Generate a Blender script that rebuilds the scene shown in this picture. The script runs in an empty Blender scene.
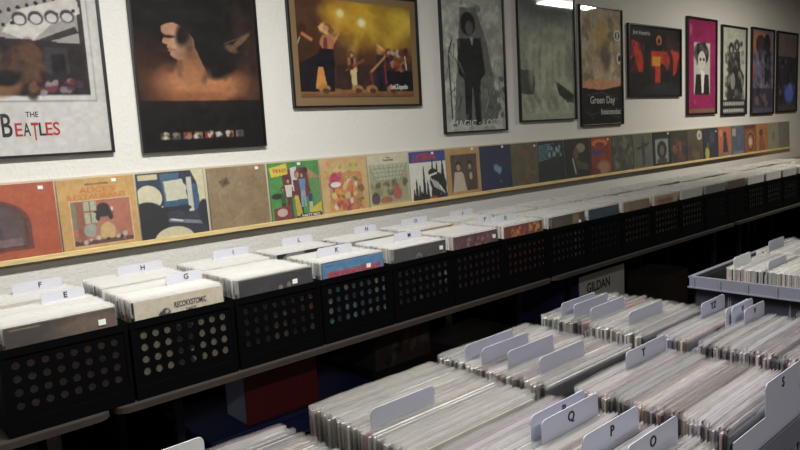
import bpy, bmesh, math, random
import numpy as np
from mathutils import Matrix, Vector
PI = math.pi
col = bpy.context.scene.collection
scn = bpy.context.scene

# ------------------------------------------------------------------ camera
cam = bpy.data.cameras.new('camera')
cam.sensor_width = 36.0
cam.lens = 682.0 / 800.0 * 36.0
cam.clip_start = 0.02
cam_ob = bpy.data.objects.new('camera', cam)
col.objects.link(cam_ob)
yaw, pit, rol = 0.8471347, 0.1317240, -0.0566754
Fv = Vector((math.cos(pit)*math.cos(yaw), math.cos(pit)*math.sin(yaw), -math.sin(pit)))
R0 = Vector((math.sin(yaw), -math.cos(yaw), 0)); U0 = R0.cross(Fv)
Rv = math.cos(rol)*R0 + math.sin(rol)*U0
Uv = -math.sin(rol)*R0 + math.cos(rol)*U0
M = Matrix((Rv, Uv, -Fv)).transposed().to_4x4()
M.translation = Vector((0.0, -3.113, 1.552))
cam_ob.matrix_world = M
scn.camera = cam_ob
scn.view_settings.view_transform = 'Standard'
scn.view_settings.look = 'None'
scn.view_settings.exposure = 0.0
scn.view_settings.gamma = 1.0
scn.view_settings.use_curve_mapping = False

# ------------------------------------------------------------------ world and lamps
w = bpy.data.worlds.new('world'); scn.world = w
w.use_nodes = True
w.node_tree.nodes['Background'].inputs[0].default_value = (0.5, 0.55, 0.6, 1)
w.node_tree.nodes['Background'].inputs[1].default_value = 0.05
LAMPS = [  # x, y, length along x, watts
    (1.1, -1.8, 1.2, 98),
    (7.08, -1.72, 1.0, 62),
    (0.2, -4.6, 1.2, 50),
]
CEIL = 3.05
for x, y, ln, wt in LAMPS:
    l = bpy.data.lights.new('tube_light', 'AREA')
    l.shape = 'RECTANGLE'; l.size = ln; l.size_y = 0.22; l.energy = wt
    l.color = (1.0, 0.99, 0.97) if x < 5 else (1.0, 0.95, 0.84)
    lo = bpy.data.objects.new('tube_light', l)
    lo.location = (x, y, CEIL-0.105); col.objects.link(lo)

# ------------------------------------------------------------------ helpers
def lin(c):
    return tuple(((v/255.0)/12.92 if v/255.0 <= 0.04045 else ((v/255.0+0.055)/1.055)**2.4) for v in c)
def mat(name, rgb=(128,128,128), rough=0.6, metal=0.0, spec=0.5, noise=None, bump=None, coat=0.0):
    m = bpy.data.materials.new(name); m.use_nodes = True
    nt = m.node_tree; b = nt.nodes['Principled BSDF']
    b.inputs['Base Color'].default_value = (*lin(rgb), 1)
    b.inputs['Roughness'].default_value = rough
    b.inputs['Metallic'].default_value = metal
    b.inputs['Specular IOR Level'].default_value = spec
    if coat: b.inputs['Coat Weight'].default_value = coat
    tc = None
    if noise or bump:
        tc = nt.nodes.new('ShaderNodeTexCoord')
    if noise:
        sc, amt, stretch = noise
        mp = nt.nodes.new('ShaderNodeMapping'); mp.inputs['Scale'].default_value = stretch
        nt.links.new(tc.outputs['Object'], mp.inputs[0])
        n = nt.nodes.new('ShaderNodeTexNoise'); n.inputs['Scale'].default_value = sc; n.inputs['Detail'].default_value = 5
        nt.links.new(mp.outputs[0], n.inputs['Vector'])
        r = nt.nodes.new('ShaderNodeValToRGB')
        a = lin(rgb)
        r.color_ramp.elements[0].position = 0.3; r.color_ramp.elements[1].position = 0.7
        r.color_ramp.elements[0].color = (*[v*(1-amt) for v in a], 1)
        r.color_ramp.elements[1].color = (*[min(1, v*(1+amt)) for v in a], 1)
        nt.links.new(n.outputs['Fac'], r.inputs[0]); nt.links.new(r.outputs[0], b.inputs['Base Color'])
    if bump:
        sc, st, dist = bump
        n = nt.nodes.new('ShaderNodeTexNoise'); n.inputs['Scale'].default_value = sc; n.inputs['Detail'].default_value = 3
        nt.links.new(tc.outputs['Object'], n.inputs['Vector'])
        bp = nt.nodes.new('ShaderNodeBump'); bp.inputs['Strength'].default_value = st; bp.inputs['Distance'].default_value = dist
        r2 = nt.nodes.new('ShaderNodeMapRange'); r2.inputs[1].default_value = 0.45; r2.inputs[2].default_value = 0.68
        nt.links.new(n.outputs['Fac'], r2.inputs[0]); nt.links.new(r2.outputs[0], bp.inputs['Height'])
        nt.links.new(bp.outputs[0], b.inputs['Normal'])
    return m
def mat_attr(name, rough=0.5, spec=0.5, coat=0.0):
    m = mat(name, rough=rough, spec=spec, coat=coat)
    a = m.node_tree.nodes.new('ShaderNodeAttribute'); a.attribute_name = 'Col'
    m.node_tree.links.new(a.outputs['Color'], m.node_tree.nodes['Principled BSDF'].inputs['Base Color'])
    return m
def mat_objcol(name, rough=0.6):
    m = mat(name, rough=rough)
    nt = m.node_tree
    a = nt.nodes.new('ShaderNodeObjectInfo')
    tc = nt.nodes.new('ShaderNodeTexCoord')
    n = nt.nodes.new('ShaderNodeTexNoise'); n.inputs['Scale'].default_value = 14; n.inputs['Detail'].default_value = 3
    nt.links.new(tc.outputs['Object'], n.inputs['Vector'])
    mr = nt.nodes.new('ShaderNodeMapRange'); mr.inputs[3].default_value = 0.8; mr.inputs[4].default_value = 1.15
    nt.links.new(n.outputs['Fac'], mr.inputs[0])
    mx = nt.nodes.new('ShaderNodeVectorMath'); mx.operation = 'SCALE'
    nt.links.new(a.outputs['Color'], mx.inputs[0]); nt.links.new(mr.outputs[0], mx.inputs['Scale'])
    nt.links.new(mx.outputs[0], nt.nodes['Principled BSDF'].inputs['Base Color'])
    return m
def mat_film(name, opacity, rgb, rough=0.2, gloss=0.25, fres=1.45):
    """thin clear plastic or glass: part see-through, part milky, with a glossy surface"""
    m = bpy.data.materials.new(name); m.use_nodes = True
    nt = m.node_tree; nt.nodes.clear()
    out = nt.nodes.new('ShaderNodeOutputMaterial')
    tr = nt.nodes.new('ShaderNodeBsdfTransparent')
    df = nt.nodes.new('ShaderNodeBsdfDiffuse'); df.inputs[0].default_value = (*lin(rgb), 1)
    tl = nt.nodes.new('ShaderNodeBsdfTranslucent'); tl.inputs[0].default_value = (*lin(rgb), 1)
    m0 = nt.nodes.new('ShaderNodeMixShader'); m0.inputs[0].default_value = 0.35
    nt.links.new(df.outputs[0], m0.inputs[1]); nt.links.new(tl.outputs[0], m0.inputs[2])
    gl = nt.nodes.new('ShaderNodeBsdfGlossy'); gl.inputs['Roughness'].default_value = rough
    lw = nt.nodes.new('ShaderNodeLayerWeight'); lw.inputs['Blend'].default_value = 0.5
    pw = nt.nodes.new('ShaderNodeMath'); pw.operation = 'POWER'; pw.inputs[1].default_value = 5.0
    nt.links.new(lw.outputs['Facing'], pw.inputs[0])
    ad = nt.nodes.new('ShaderNodeMath'); ad.operation = 'MULTIPLY_ADD'; ad.inputs[1].default_value = 0.96; ad.inputs[2].default_value = 0.04
    nt.links.new(pw.outputs[0], ad.inputs[0])
    mg = nt.nodes.new('ShaderNodeMath'); mg.operation = 'MULTIPLY'; mg.inputs[1].default_value = gloss; mg.use_clamp = True
    nt.links.new(ad.outputs[0], mg.inputs[0])
    m1 = nt.nodes.new('ShaderNodeMixShader'); m1.inputs[0].default_value = opacity
    nt.links.new(tr.outputs[0], m1.inputs[1]); nt.links.new(m0.outputs[0], m1.inputs[2])
    m2 = nt.nodes.new('ShaderNodeMixShader')
    nt.links.new(mg.outputs[0], m2.inputs[0]); nt.links.new(m1.outputs[0], m2.inputs[1]); nt.links.new(gl.outputs[0], m2.inputs[2])
    nt.links.new(m2.outputs[0], out.inputs[0])
    return m

def bx(bm, x0, x1, y0, y1, z0, z1, mi=0):
    v = [bm.verts.new(p) for p in ((x0,y0,z0),(x1,y0,z0),(x1,y1,z0),(x0,y1,z0),(x0,y0,z1),(x1,y0,z1),(x1,y1,z1),(x0,y1,z1))]
    for f in ((0,3,2,1),(4,5,6,7),(0,1,5,4),(1,2,6,5),(2,3,7,6),(3,0,4,7)):
        fc = bm.faces.new([v[i] for i in f]); fc.material_index = mi
    return v
def quad(bm, pts, mi=0):
    f = bm.faces.new([bm.verts.new(p) for p in pts]); f.material_index = mi; return f
def prism(bm, pts, y0, y1, mi=0):
    """extrude an outline given in x,z from y0 to y1"""
    a = [bm.verts.new((x, y0, z)) for x, z in pts]; b = [bm.verts.new((x, y1, z)) for x, z in pts]
    n = len(pts)
    bm.faces.new(a).material_index = mi; bm.faces.new(b[::-1]).material_index = mi
    for i in range(n):
        bm.faces.new((a[i], b[i], b[(i+1) % n], a[(i+1) % n])).material_index = mi
def mesh_of(bm, name, mats):
    bmesh.ops.recalc_face_normals(bm, faces=bm.faces)
    me = bpy.data.meshes.new(name); bm.to_mesh(me); bm.free()
    for m in (mats if isinstance(mats, (list, tuple)) else [mats]): me.materials.append(m)
    return me
def link(name, me, parent=None, loc=None, rot=None):
    o = bpy.data.objects.new(name, me); col.objects.link(o)
    if parent: o.parent = parent
    if loc: o.location = loc
    if rot: o.rotation_euler = rot
    return o
def obj(name, bm, mats, parent=None, loc=None, rot=None, bevel=0):
    o = link(name, mesh_of(bm, name, mats), parent, loc, rot)
    if bevel:
        md = o.modifiers.new('bevel', 'BEVEL'); md.width = bevel; md.segments = 2; md.limit_method = 'ANGLE'
    return o
def tag(o, label, cat, group=None, kind=None):
    o['label'] = label; o['category'] = cat
    if group: o['group'] = group
    if kind: o['kind'] = kind
    return o
def empty(name, loc=(0,0,0), rz=0, rx=0):
    o = bpy.data.objects.new(name, None); col.objects.link(o); o.empty_display_size = 0.05
    o.location = loc; o.rotation_euler = (rx, 0, rz); return o
def structure(name, bm, m):
    o = obj(name, bm, m); o['kind'] = 'structure'; o['label'] = name.replace('_', ' '); return o
def dup_tree(o, parent=None):
    c = o.copy(); col.objects.link(c); c.parent = parent
    for ch in list(o.children): dup_tree(ch, c)
    return c
TEXTC = {}
def text_mesh(s, m):
    """flat lettering in x,z facing -y, height of a capital 1, origin at its middle"""
    k = (s, m.name)
    if k in TEXTC: return TEXTC[k]
    cu = bpy.data.curves.new('lettering', 'FONT'); cu.body = s; cu.size = 1.0; cu.extrude = 0.004; cu.offset = 0.012; cu.resolution_u = 3
    to = bpy.data.objects.new('lettering', cu)
    me = bpy.data.meshes.new_from_object(to)
    bpy.data.objects.remove(to)
    co = np.zeros(len(me.vertices)*3); me.vertices.foreach_get('co', co); co = co.reshape(-1, 3)
    x, y, z = co[:,0].copy(), co[:,1].copy(), co[:,2].copy()
    x0, x1 = x.min(), x.max(); cap = 0.70
    co[:,0] = (x-(x0+x1)/2)/cap; co[:,1] = -z/cap; co[:,2] = (y-0.35)/cap
    me.vertices.foreach_set('co', co.reshape(-1)); me.update()
    me.materials.clear(); me.materials.append(m)
    TEXTC[k] = (me, (x1-x0)/cap)
    return TEXTC[k]
def lettering(s, x, y, z, h, m, parent, width=None, name='lettering'):
    me, wd = text_mesh(s, m)
    o = link(name, me, parent, (x, y, z))
    sx = h if width is None else width/wd
    o.scale = (sx, 0.1, h)
    return o

# ------------------------------------------------------------------ printed artwork, painted on a fine grid of the real sheet
class Art:
    def __init__(s, w, h, n, base, seed=1):
        s.w, s.h = w, h; s.n = n; s.m = max(4, int(n*h/w))
        u = np.linspace(0, 1, s.n+1); v = np.linspace(0, 1, s.m+1)
        s.U, s.V = np.meshgrid(u, v); s.V0 = s.V; s.asp0 = h/w; s.c = np.zeros((s.m+1, s.n+1, 3)); s.c[:] = base
        s.rng = np.random.RandomState(seed); s.gain = 1.0; s.asp = h/w
    def window(s, v0, k=1.0):
        """draw in the part of the sheet below v0"""
        s.V = (s.V0-v0)/(1-v0)/k; s.asp = s.asp0*(1-v0)*k; return s
    def put(s, a, rgb):
        a = np.clip(a, 0, 1)[..., None]; s.c = s.c*(1-a)+np.array(rgb, float)*a; return s
    def ell(s, cx, cy, rx, ry, rgb, rot=0, soft=.12, a=1):
        dx = (s.U-cx); dy = (s.V-cy)*s.asp; t = math.radians(rot)
        X = dx*math.cos(t)+dy*math.sin(t); Y = -dx*math.sin(t)+dy*math.cos(t)
        d = np.sqrt((X/rx)**2+(Y/(ry*s.asp))**2)
        return s.put(a*np.clip((1-d)/soft+.5, 0, 1), rgb)
    def rect(s, x0, y0, x1, y1, rgb, a=1):
        e = .35/s.n
        k = np.clip((s.U-x0)/e/2+.5,0,1)*np.clip((x1-s.U)/e/2+.5,0,1)*np.clip((s.V-y0)/e/2+.5,0,1)*np.clip((y1-s.V)/e/2+.5,0,1)
        return s.put(a*k, rgb)
    def poly(s, pts, rgb, a=1):
        ins = np.zeros(s.U.shape, bool); n = len(pts)
        for i in range(n):
            x0, y0 = pts[i]; x1, y1 = pts[(i+1) % n]
            if y0 == y1: continue
            c = ((s.V >= min(y0,y1)) & (s.V < max(y0,y1))) & (s.U < (s.V-y0)*(x1-x0)/(y1-y0)+x0)
            ins ^= c
        return s.put(ins*float(a), rgb)
    def line(s, x0, y0, x1, y1, wd, rgb, a=1, soft=None):
        ax, ay, bx_, by = x0, y0*s.asp, x1, y1*s.asp
        px, py = s.U-ax, s.V*s.asp-ay; dx, dy = bx_-ax, by-ay
        t = np.clip((px*dx+py*dy)/(dx*dx+dy*dy+1e-9), 0, 1)
        d = np.hypot(px-t*dx, py-t*dy)
        sf = soft or .6/s.n
        return s.put(a*np.clip((wd/2-d)/sf+.5, 0, 1), rgb)
    def mott(s, cells, amp, tint=(1,1,1), box=(0,0,1,1)):
        x = s.U*cells; y = s.V0*cells*s.asp0
        r = s.rng.rand(int(cells*s.asp0)+3, cells+3)
        xi = np.floor(x).astype(int); yi = np.floor(y).astype(int); fx = x-xi; fy = y-yi
        fx = fx*fx*(3-2*fx); fy = fy*fy*(3-2*fy)
        v = r[yi,xi]*(1-fx)*(1-fy)+r[yi,xi+1]*fx*(1-fy)+r[yi+1,xi]*(1-fx)*fy+r[yi+1,xi+1]*fx*fy
        k = ((s.U >= box[0])&(s.U <= box[2])&(s.V >= box[1])&(s.V <= box[3])).astype(float)
        s.c = np.clip(s.c+((v-.5)*2*amp*k)[..., None]*np.array(tint), 0, 255); return s
    def blobs(s, n, box, size, cols, a=.9, soft=.4):
        for i in range(n):
            r = s.rng
            s.ell(box[0]+r.rand()*(box[2]-box[0]), box[1]+r.rand()*(box[3]-box[1]), size*(.5+r.rand()), size*(.5+r.rand())/s.asp,
                  cols[r.randint(len(cols))], r.rand()*180, soft, a)
        return s
    def person(s, cx, top, hgt, hair, skin, shirt, legs, lean=0, a=1):
        w_ = hgt*.13*s.asp
        s.ell(cx+lean, top+hgt*.09, w_*.5, hgt*.085, hair, 0, .3, a); s.ell(cx+lean, top+hgt*.105, w_*.33, hgt*.06, skin, 0, .3, a)
        s.poly([(cx-w_*.9+lean*.7, top+hgt*.2), (cx+w_*.9+lean*.7, top+hgt*.2), (cx+w_*.6, top+hgt*.55), (cx-w_*.6, top+hgt*.55)], shirt, a)
        s.poly([(cx-w_*.6, top+hgt*.53), (cx+w_*.6, top+hgt*.53), (cx+w_*.75, top+hgt), (cx+w_*.15, top+hgt), (cx, top+hgt*.65), (cx-w_*.15, top+hgt), (cx-w_*.75, top+hgt)], legs, a)
        return s
    def mesh(s, m, y=0.0):
        """sheet in x,z centred on x, bottom edge at z=0, facing -y"""
        N, K = s.n+1, s.m+1
        co = np.zeros((K*N, 3)); co[:,0] = (s.U.ravel()-.5)*s.w; co[:,1] = y; co[:,2] = (1-s.V0.ravel())*s.h
        me = bpy.data.meshes.new('print')
        i = np.arange(K-1)[:,None]*N+np.arange(N-1)[None,:]; i = i.ravel()
        fs = np.stack([i+N, i+N+1, i+1, i], 1)
        me.from_pydata(co.tolist(), [], fs.tolist())
        s.V = s.V0; s.asp = s.asp0; s.mott(22, 6); s.mott(47, 7)
        c = np.clip(s.c, 0, 255); g = c.mean(1+1, keepdims=True) if c.ndim == 3 else c
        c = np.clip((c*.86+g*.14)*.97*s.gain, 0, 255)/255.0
        c = np.where(c <= .04045, c/12.92, ((c+.055)/1.055)**2.4).reshape(-1, 3)
        at = me.color_attributes.new('Col', 'FLOAT_COLOR', 'POINT')
        at.data.foreach_set('color', np.concatenate([c, np.ones((len(c), 1))], 1).ravel())
        me.materials.append(m); me.update()
        return me

# ------------------------------------------------------------------ materials
M_wall = mat('textured_plaster', (224,221,214), .85, spec=.2, bump=(56, .5, .0022))
M_wall2 = mat('plain_plaster', (205,200,190), .9, spec=.2)
M_ceil = mat('ceiling_white', (215,212,205), .9)
M_floor = mat('dark_carpet', (24,22,24), .95, noise=(60, .3, (1,1,1)))
M_pine = mat('pale_pine', (226,200,142), .55, noise=(9, .16, (1,1,14)))
M_board = mat('display_board', (206,196,172), .7)
M_black = mat('black_plastic', (16,16,17), .5, spec=.25)
M_blackc = mat('black_crate_plastic', (5,5,6), .7, spec=.06)
M_grey = mat('grey_plastic', (108,110,120), .45)
M_frame = mat('black_frame', (26,25,24), .4)
M_top = mat('brown_laminate', (40,33,28), .8, noise=(8, .2, (1,8,1)))
M_edge = mat('table_edge_band', (44,35,28), .8, noise=(10, .2, (2,1,1)))
M_shade_cloth = mat('shade_cloth_black', (10,10,11), .95, spec=.05)
M_metal = mat('dark_metal', (24,24,26), .45, metal=.6)
M_card = mat('grey_divider_card', (176,178,192), .5)
M_cardw = mat('white_divider_card', (226,226,226), .5)
M_cardg = mat('pale_divider_card', (200,200,208), .5)
M_ink = mat('black_ink', (18,18,20), .6)
M_red = mat('red_ink', (170,28,36), .6)
M_white = mat('white_ink', (225,225,218), .6)
M_silver = mat('silver_ink', (206,204,196), .6)
M_orange = mat('orange_ink', (200,112,54), .6)
M_yellow = mat('yellow_ink', (226,190,60), .6)
M_blueink = mat('blue_ink', (90,150,176), .6)
M_sticker = mat('white_sticker', (232,232,228), .6)
M_print = mat_attr('printed_sheet', .6, .15)
M_jprint = mat_attr('printed_jacket', .5, .4)
M_jacket = mat_objcol('card_jacket')
FILMS = [(mat_film('clear_sleeve_%d' % k, o1, c1, .15, .9), mat_film('sleeve_hem_%d' % k, o2, c1, .11, g_)) for k, (o1, o2, c1, g_) in enumerate((
    (.12, .20, (196,196,202), 2.2), (.20, .34, (208,206,204), 1.4), (.30, .50, (214,212,208), 1.2), (.16, .26, (202,192,198), 2.6), (.24, .62, (220,219,218), 1.0), (.14, .30, (204,202,198), 1.6)))]
M_cover = mat_film('display_sleeve', .06, (235,235,230), .18, .5)
M_glass = mat_film('poster_glass', .008, (200,205,205), .03, .8, 1.5)
M_lampw = mat('lamp_housing', (225,225,222), .5)
M_emit = bpy.data.materials.new('lamp_diffuser'); M_emit.use_nodes = True
_b = M_emit.node_tree.nodes['Principled BSDF']
_b.inputs['Emission Color'].default_value = (1, .97, .9, 1); _b.inputs['Emission Strength'].default_value = 6

# ------------------------------------------------------------------ the room
X0, X1, YF = -3.0, 14.0, -7.5
bm = bmesh.new(); bx(bm, X0, X1, 0, .12, 0, CEIL); structure('wall_back', bm, M_wall)
bm = bmesh.new(); bx(bm, X0, X1, YF-.12, YF, 0, CEIL); structure('wall_front', bm, M_wall2)
bm = bmesh.new(); bx(bm, X0-.12, X0, YF-.12, .12, 0, CEIL); structure('wall_left', bm, M_wall2)
bm = bmesh.new(); bx(bm, X1, X1+.12, YF-.12, .12, 0, CEIL); structure('wall_right', bm, M_wall2)
bm = bmesh.new(); bx(bm, X0-.12, X1+.12, YF-.12, .12, -.1, 0); structure('floor', bm, M_floor)
bm = bmesh.new(); bx(bm, X0-.12, X1+.12, YF-.12, .12, CEIL, CEIL+.1); structure('ceiling', bm, M_ceil)
wheres = ['above the near end of the aisle', 'above the far end of the aisle', 'behind the foreground tables']
for (x, y, ln, wt), wh in zip(LAMPS, wheres):
    t = tag(empty('ceiling_light', (x, y, CEIL)), 'long fluorescent ceiling light ' + wh, 'ceiling light', 'fluorescent ceiling lights')
    bm = bmesh.new(); bx(bm, -ln/2-.05, ln/2+.05, -.17, .17, -.06, -.0005); obj('housing', bm, M_lampw, t, bevel=.006)
    bm = bmesh.new(); bx(bm, -ln/2, ln/2, -.10, .10, -.09, -.06); obj('diffuser', bm, M_emit, t, bevel=.01)

# ------------------------------------------------------------------ display rail on the wall
t = tag(empty('display_rail', (4.45, 0, 1.13)), 'long pale pine rail on the white wall that holds the row of display records', 'display rail')
bm = bmesh.new(); bx(bm, -5.2, 4.75, -.010, -.001, -.002, .320); obj('backing_board', bm, M_board, t)
bm = bmesh.new(); bx(bm, -5.2, 4.76, -.036, -.001, -.012, -.002); obj('ledge', bm, M_pine, t)
bm = bmesh.new(); bx(bm, -5.2, 4.76, -.043, -.036, -.012, .010); obj('lip', bm, M_pine, t, bevel=.002)

# ------------------------------------------------------------------ album covers on the rail
XB = [0.49,0.82,1.154,1.494,1.839,2.165,2.50,2.828,3.155,3.484,3.816,4.12,4.462,4.80,5.131,5.476,5.818,6.145,6.485,6.82,7.165,7.489,7.816,8.14,8.478,8.815,9.16]
def jacket_mesh(rgb, wd=.3125, ht=.3125, th=.004):
    bm = bmesh.new(); bx(bm, -wd/2, wd/2, -th/2, th/2, 0, ht)
    m = mat('card_%d_%d_%d' % rgb, rgb, .55)
    return mesh_of(bm, 'jacket', m)
CV = []
def cover(base, label, n=24, sticker=None):
    def deco(fn):
        CV.append((base, label, n, sticker, fn)); return fn
    return deco
@cover((184,78,40), 'orange record cover with a dark arched picture, first at the near end of the rail', 90, (.84,.07))
def _(a, o):
    a.mott(8, 5)
    for r, c in ((.46,(112,46,34)), (.41,(80,40,36)), (.385,(100,52,42)), (.365,(88,62,66))):
        a.ell(.22, .53, r, r*.75, c, 0, .03); a.rect(.22-r, .53, .22+r, .86-(.46-r)*.8, c)
    a.rect(0,.9,1,1,(184,78,40)); a.ell(.2,.42,.09,.08,(62,40,44)); a.poly([(.08,.5),(.32,.5),(.36,.72),(.06,.74)],(58,48,62)); a.rect(-.1,.7,.56,.8,(122,92,94)); a.mott(14,8,(1,.8,.9),(0,.3,.58,.86))
@cover((206,158,84), 'golden tan record cover lettered in orange over a square picture, beside the orange cover', 120, (.73,.05))
def _(a, o):
    a.mott(5, 6); a.rect(.13,.30,.92,.93,(222,196,150)); a.rect(.14,.31,.91,.92,(182,104,80))
    a.rect(.15,.32,.2,.7,(120,128,96)); a.rect(.2,.32,.3,.9,(150,84,62)); a.rect(.3,.32,.46,.62,(168,176,146)); a.rect(.30,.45,.46,.47,(150,84,62)); a.rect(.37,.32,.385,.62,(150,84,62))
    a.ell(.36,.72,.09,.09,(150,160,140)); a.ell(.555,.53,.06,.07,(160,104,80)); a.ell(.55,.50,.10,.05,(34,28,32)); a.ell(.55,.43,.085,.075,(34,28,32)); a.ell(.55,.475,.13,.022,(34,28,32)); a.ell(.47,.55,.03,.05,(34,28,32)); a.ell(.635,.55,.03,.05,(34,28,32)); a.line(.53,.53,.575,.53,.006,(70,40,34))
    a.poly([(.46,.62),(.66,.62),(.76,.86),(.38,.86)],(176,118,92)); a.ell(.58,.76,.1,.13,(206,166,104)); a.rect(.14,.86,.91,.92,(96,58,50)); a.blobs(12,(.16,.8,.88,.9),.025,[(60,40,40),(150,110,90),(196,180,160)])
    a.rect(.655,.42,.675,.48,(225,215,200)); a.rect(.665,.48,.672,.6,(90,50,40))
    lettering("ALICE'S", .0, -.0032, .262, .023, M_orange, o, .15); lettering('RESTAURANT', .0, -.0032, .234, .021, M_orange, o, .25); lettering('ARLO GUTHRIE', .0, -.0032, .287, .008, M_ink, o, .10)
@cover((36,44,62), 'dark blue and cream record cover with big pale ovals, left of the plain brown one', 110, None)
def _(a, o):
    a.mott(6,8); a.poly([(0,0),(.3,0),(.34,.2),(.1,.25),(0,.3)],(36,52,80)); a.ell(.15,.36,.19,.18,(212,204,170),20,.04); a.poly([(.3,.5),(.34,.5),(.3,.7),(.27,.62)],(206,198,160))
    a.rect(.02,.02,.3,.1,(206,196,150)); a.poly([(.33,.02),(.62,.02),(.6,.5),(.38,.5)],(64,98,132)); a.poly([(.38,.14),(.66,.12),(.72,.42),(.4,.44)],(206,202,176)); a.ell(.56,.26,.16,.1,(206,202,176))
    a.poly([(.36,.44),(.72,.42),(.74,.5),(.36,.53)],(40,88,120)); a.rect(.72,.1,.8,.62,(196,198,186)); a.poly([(.8,.2),(.88,.22),(.9,.5),(.84,.62),(.8,.6)],(52,86,120))
    a.poly([(.8,0),(1,0),(1,.56),(.9,.5),(.88,.2)],(212,204,164)); a.ell(.4,.56,.15,.04,(18,24,38)); a.ell(.66,.56,.1,.04,(18,24,38)); a.ell(.1,.72,.3,.3,(16,18,26),0,.05); a.ell(.46,1.02,.3,.2,(206,196,156),0,.04)
    a.line(.42,.72,.98,.82,.05,(120,124,136)); a.line(.44,.71,.6,.75,.02,(220,220,220)); a.ell(.96,.66,.1,.2,(22,26,40))
@cover((150,124,88), 'plain brown paper-like record cover with a small dark stamp, fourth along the rail', 80, (.84,.05))
def _(a, o):
    a.mott(4,8); a.mott(11,5)
    a.poly([(.18,.22),(.32,.15),(.37,.26),(.23,.32)],(104,84,60)); a.poly([(.24,.23),(.31,.2),(.33,.25),(.26,.28)],(78,62,48))
    for k in ((.15,.35,.3,.8),(.3,.9,.9,.5),(.5,.45,.85,.4),(.6,.7,.95,.65)): a.line(*k,.012,(168,144,108),.7)
@cover((70,150,66), 'green record cover with a group of people before a dark red curtain', 110, (.60,.04))
def _(a, o):
    a.mott(6,8); a.poly([(.24,.14),(.74,.1),(.8,.62),(.28,.6)],(112,40,44)); a.poly([(.42,.1),(.54,.08),(.56,.5),(.44,.5)],(206,206,206)); a.poly([(.74,.1),(1,.3),(.98,.5),(.82,.4)],(188,134,96))
    a.poly([(.8,.3),(1,.3),(1,.8),(.86,.75)],(96,150,80)); a.ell(.72,.16,.05,.05,(50,34,32))
    a.person(.36,.26,.62,(30,26,26),(190,140,110),(214,206,196),(90,60,40)); a.person(.55,.14,.84,(150,60,40),(196,146,110),(110,40,44),(36,34,40)); a.person(.64,.18,.6,(40,36,40),(196,150,120),(96,136,176),(140,160,176))
    a.person(.24,.4,.55,(60,30,26),(170,110,80),(60,90,52),(50,44,60)); a.person(.78,.5,.4,(36,26,24),(150,100,80),(42,60,120),(214,190,150)); a.ell(.12,.56,.1,.05,(34,40,34)); a.poly([(.04,.76),(.34,.72),(.46,.98),(.04,.99)],(130,48,50))
    a.ell(.2,.84,.1,.07,(206,176,160)); a.poly([(.46,.58),(.54,.58),(.6,.92),(.48,.93)],(206,180,60)); a.poly([(.8,.82),(1,.72),(1,.92),(.7,.94)],(212,196,48)); a.poly([(.02,.08),(.36,.02),(.37,.2),(.05,.24)],(232,204,62)); a.rect(.55,.9,.98,.97,(28,26,24))
    lettering('THE B-52\'S', -.09, -.0032, .271, .018, M_red, o, .085); lettering('PARTY MIX!', .083, -.0032, .0195, .014, M_white, o, .115)
@cover((216,176,116), 'peach record cover with a bright jumble of red and yellow shapes', 90, None)
def _(a, o):
    a.mott(5,8); a.rect(.16,.34,.88,.95,(200,140,88)); a.blobs(60,(.18,.36,.86,.94),.05,[(206,70,60),(226,160,60),(230,200,120),(150,70,80),(240,220,200),(120,110,60),(214,120,70)],.85)
    a.blobs(26,(.08,.08,.8,.36),.035,[(190,190,80),(150,170,70),(226,140,80),(230,200,90)],.8); a.blobs(6,(.18,.32,.44,.5),.07,[(200,50,60),(196,60,110)]); a.ell(.3,.47,.11,.05,(236,226,222)); a.rect(.36,.26,.86,.34,(214,120,80),.6)
@cover((196,190,150), 'pale sage record cover with small figures in a glass hall', 90, None)
def _(a, o):
    a.mott(6,6); a.rect(0,0,1,.18,(214,206,172)); a.rect(.04,.2,.96,.95,(168,166,124)); a.poly([(.04,.2),(.96,.2),(.75,.5),(.2,.5)],(186,188,156))
    for k in range(9): a.line(.04+.115*k,.2,.22+.07*k,.5,.008,(120,120,92)); 
    for k in (.26,.34,.42,.5): a.line(.1+(k-.2)*.3,k,.92-(k-.2)*.4,k,.006,(120,120,92))
    a.blobs(30,(.06,.5,.94,.76),.05,[(120,116,84),(96,90,72),(176,160,110),(140,140,90)],.8); a.ell(.68,.76,.11,.12,(190,96,84)); a.ell(.66,.6,.05,.05,(176,90,80)); a.ell(.14,.82,.1,.12,(92,76,72)); a.ell(.4,.87,.15,.07,(176,110,76)); a.rect(.04,.92,.96,1,(206,186,110),.7)
    lettering('THE', 0, -.0032, .292, .008, M_ink, o, .03); lettering('THEATRE', 0, -.0032, .277, .011, M_ink, o, .085)
@cover((226,224,210), 'white record cover with black spikes under a blue and red band', 90, (.64,.05))
def _(a, o):
    a.rect(0,0,1,.22,(52,70,150)); a.poly([(.08,.2),(.12,.06),(.4,.04),(.72,.05),(.74,.16),(.4,.19)],(176,54,80),.9); a.blobs(8,(.12,.06,.7,.17),.03,[(70,70,150),(196,60,70)])
    bl = (24,26,30)
    for x, tp, ww in ((.16,.55,.05),(.24,.66,.05),(.37,.3,.05),(.46,.6,.05),(.09,.75,.05),(.62,.2,.08),(.74,.24,.07),(.9,.2,.1),(.3,.8,.08)): a.poly([(x-ww,1),(x-.012,tp),(x+.012,tp),(x+ww,1)],bl)
    a.ell(.76,.66,.24,.2,bl,30); a.ell(.62,.44,.12,.08,bl,0)
    for k in range(4): a.line(.56+.06*k,.56+.03*k,.66+.06*k,.74+.03*k,.025,(226,226,214))
    a.line(.52,.5,.72,.46,.04,(226,226,214)); a.line(.8,.72,.94,.9,.03,(226,226,214)); a.rect(.5,.92,.7,.96,(200,70,40)); a.ell(.96,.95,.07,.08,(40,50,100))
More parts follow.
